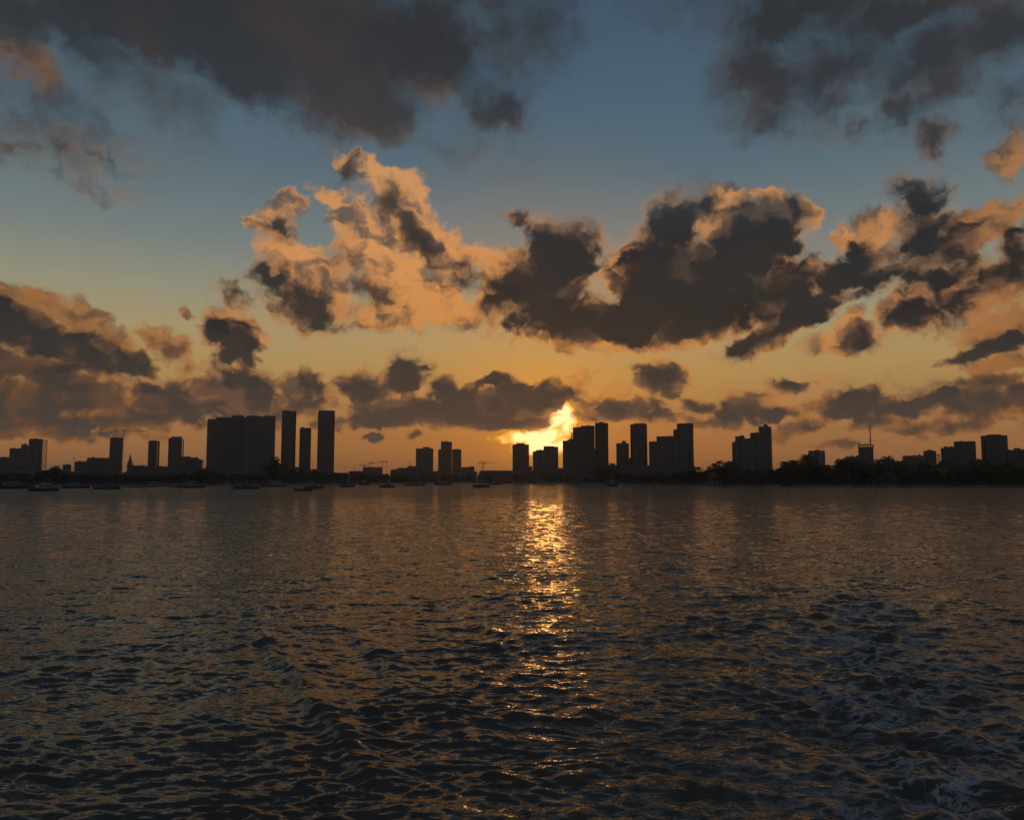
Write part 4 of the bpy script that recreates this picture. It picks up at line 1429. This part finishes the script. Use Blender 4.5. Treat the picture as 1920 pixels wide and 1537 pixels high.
boat('yacht', 60, 103, 920, 'white-topped motor yacht farthest out from the boat-lined shore', M_HULLN, M_HULLW, True, 8)
boat('cruiser', 0, 52, 915.5, 'dark cabin cruiser off the tower with ladder balconies', M_HULLN, M_HULLG, False, -6)
boat('cruiser', 122, 161, 914.6, 'dark cabin cruiser between the white-topped yacht and low navy cruiser', M_HULLN, M_HULLG, False, 5)
boat('cruiser', 180, 221, 916.4, 'low navy cabin cruiser in front of the tall crane', M_HULLN, M_HULLN, True, -4)
boat('speed', 223, 241, 912.8, 'small white speedboat behind a navy cabin cruiser', M_HULLW, M_HULLW)
boat('cruiser', 240, 266, 913.6, 'small grey cabin cruiser in front of the slim finned tower', M_HULLG, M_HULLG, True, 6)
boat('cruiser', 272, 308, 912.2, 'grey-hulled cruiser close under the slim finned towers', M_HULLG, M_HULLG, False, -8)
boat('speed', 317, 330, 913.2, 'tiny dark speedboat beside a long dark cruiser', M_HULLN, M_HULLN)
boat('yacht', 336, 380, 914.2, 'long dark cruiser in front of the stepping block', M_HULLN, M_HULLG, False, 3, .8)
boat('cruiser', 441, 485, 916.2, 'navy cruiser riding in front of the broad slab towers', M_HULLN, M_HULLN, True, -3)
boat('yacht', 490, 535, 911.8, 'motor yacht with pale roof under the tallest slender tower', M_HULLN, M_HULLW, True, 5, .7)
boat('speed', 553, 585, 920.2, 'sharp-bowed speedboat nosing away from a bulky yacht', M_HULLN, M_HULLN, True, -12)
boat('yacht', 572, 604, 915.6, 'bulky dark yacht behind the sharp-bowed speedboat', M_HULLN, M_HULLG, False, 8)
boat('cruiser', 636, 664, 912.6, 'dark cruiser alone in the gap after the slender towers', M_HULLN, M_HULLN, False, 4)
boat('cruiser', 673, 694, 909.3, 'small dark cruiser in front of the unfinished block', M_HULLN, M_HULLN, True, 4)
boat('cruiser', 712, 740, 913.2, 'cruiser with pale deck between the small cranes and terraced block', M_HULLN, M_HULLW, True, -6)
boat('yacht', 757, 796, 910.0, 'long dark yacht below the wide tower', M_HULLN, M_HULLG, False, 0, .6)
boat('cruiser', 814, 846, 909.0, 'pale-decked cruiser below the paired towers', M_HULLN, M_HULLW, False, 3)
boat('ketch', 886, 918, 913.2, 'two-masted ketch at anchor with sails furled', M_HULLN, M_HULLG, False, 20, 1.25)
boat('cruiser', 918, 941, 908.0, 'small cruiser just beyond the ketch stern', M_HULLN, M_HULLG, True, 6)
boat('cruiser', 973, 993, 906.9, 'tiny motorboat beside the glittering sun path', M_HULLG, M_HULLG, False, -10)
boat('yacht', 1136, 1158, 911.6, 'flybridge yacht under way, white wash at its stern', M_HULLN, M_HULLG, True, 25, 1.9)
# the wash it leaves
q = MB()
rw = random.Random(9)
for i in range(26):
    p = on_water(1157 + rw.uniform(0, 9), 911.2 + rw.uniform(-.6, .5))
    a, b, c_ = rw.uniform(.5, 1.3), rw.uniform(.4, 1.0), rw.uniform(.1, .35)
    k = 7
    ring = [(p.x + a * math.cos(6.283 * j / k) * rw.uniform(.7, 1.2), p.y + b * math.sin(6.283 * j / k), .05) for j in range(k)]
    q.add(ring + [(p.x, p.y, .08 + c_)], [(j, (j + 1) % k, k) for j in range(k)])
ws = q.build('wake_foam', mat('white_foam', (0.7, 0.72, 0.75), 0.9, .1, 2.0), None, True, 'stuff')
ws['label'] = 'white wash churned up behind the moving yacht'
ws['category'] = 'foam'

# ------------------------------------------------------------------ the air over the bay
if HAZE > 0:
    q = MB(); q.box(-9500, 9500, -60, 9300, -3.0, 160.0)
    hm = bpy.data.materials.new('sea_haze')
    hm.use_nodes = True
    hm.node_tree.nodes.clear()
    g = NT(hm.node_tree)
    pv = g.node('ShaderNodeVolumePrincipled')
    pv.inputs['Color'].default_value = (0.86, 0.92, 1.0, 1)
    pv.inputs['Density'].default_value = HAZE
    pv.inputs['Anisotropy'].default_value = 0.78
    ho = g.node('ShaderNodeOutputMaterial')
    g.l.new(pv.outputs[0], ho.inputs['Volume'])
    hz_ob = q.build('haze', hm, None, False, 'stuff')
    hz_ob['label'] = 'thin pale sea haze over the whole bay'
    hz_ob['category'] = 'haze'
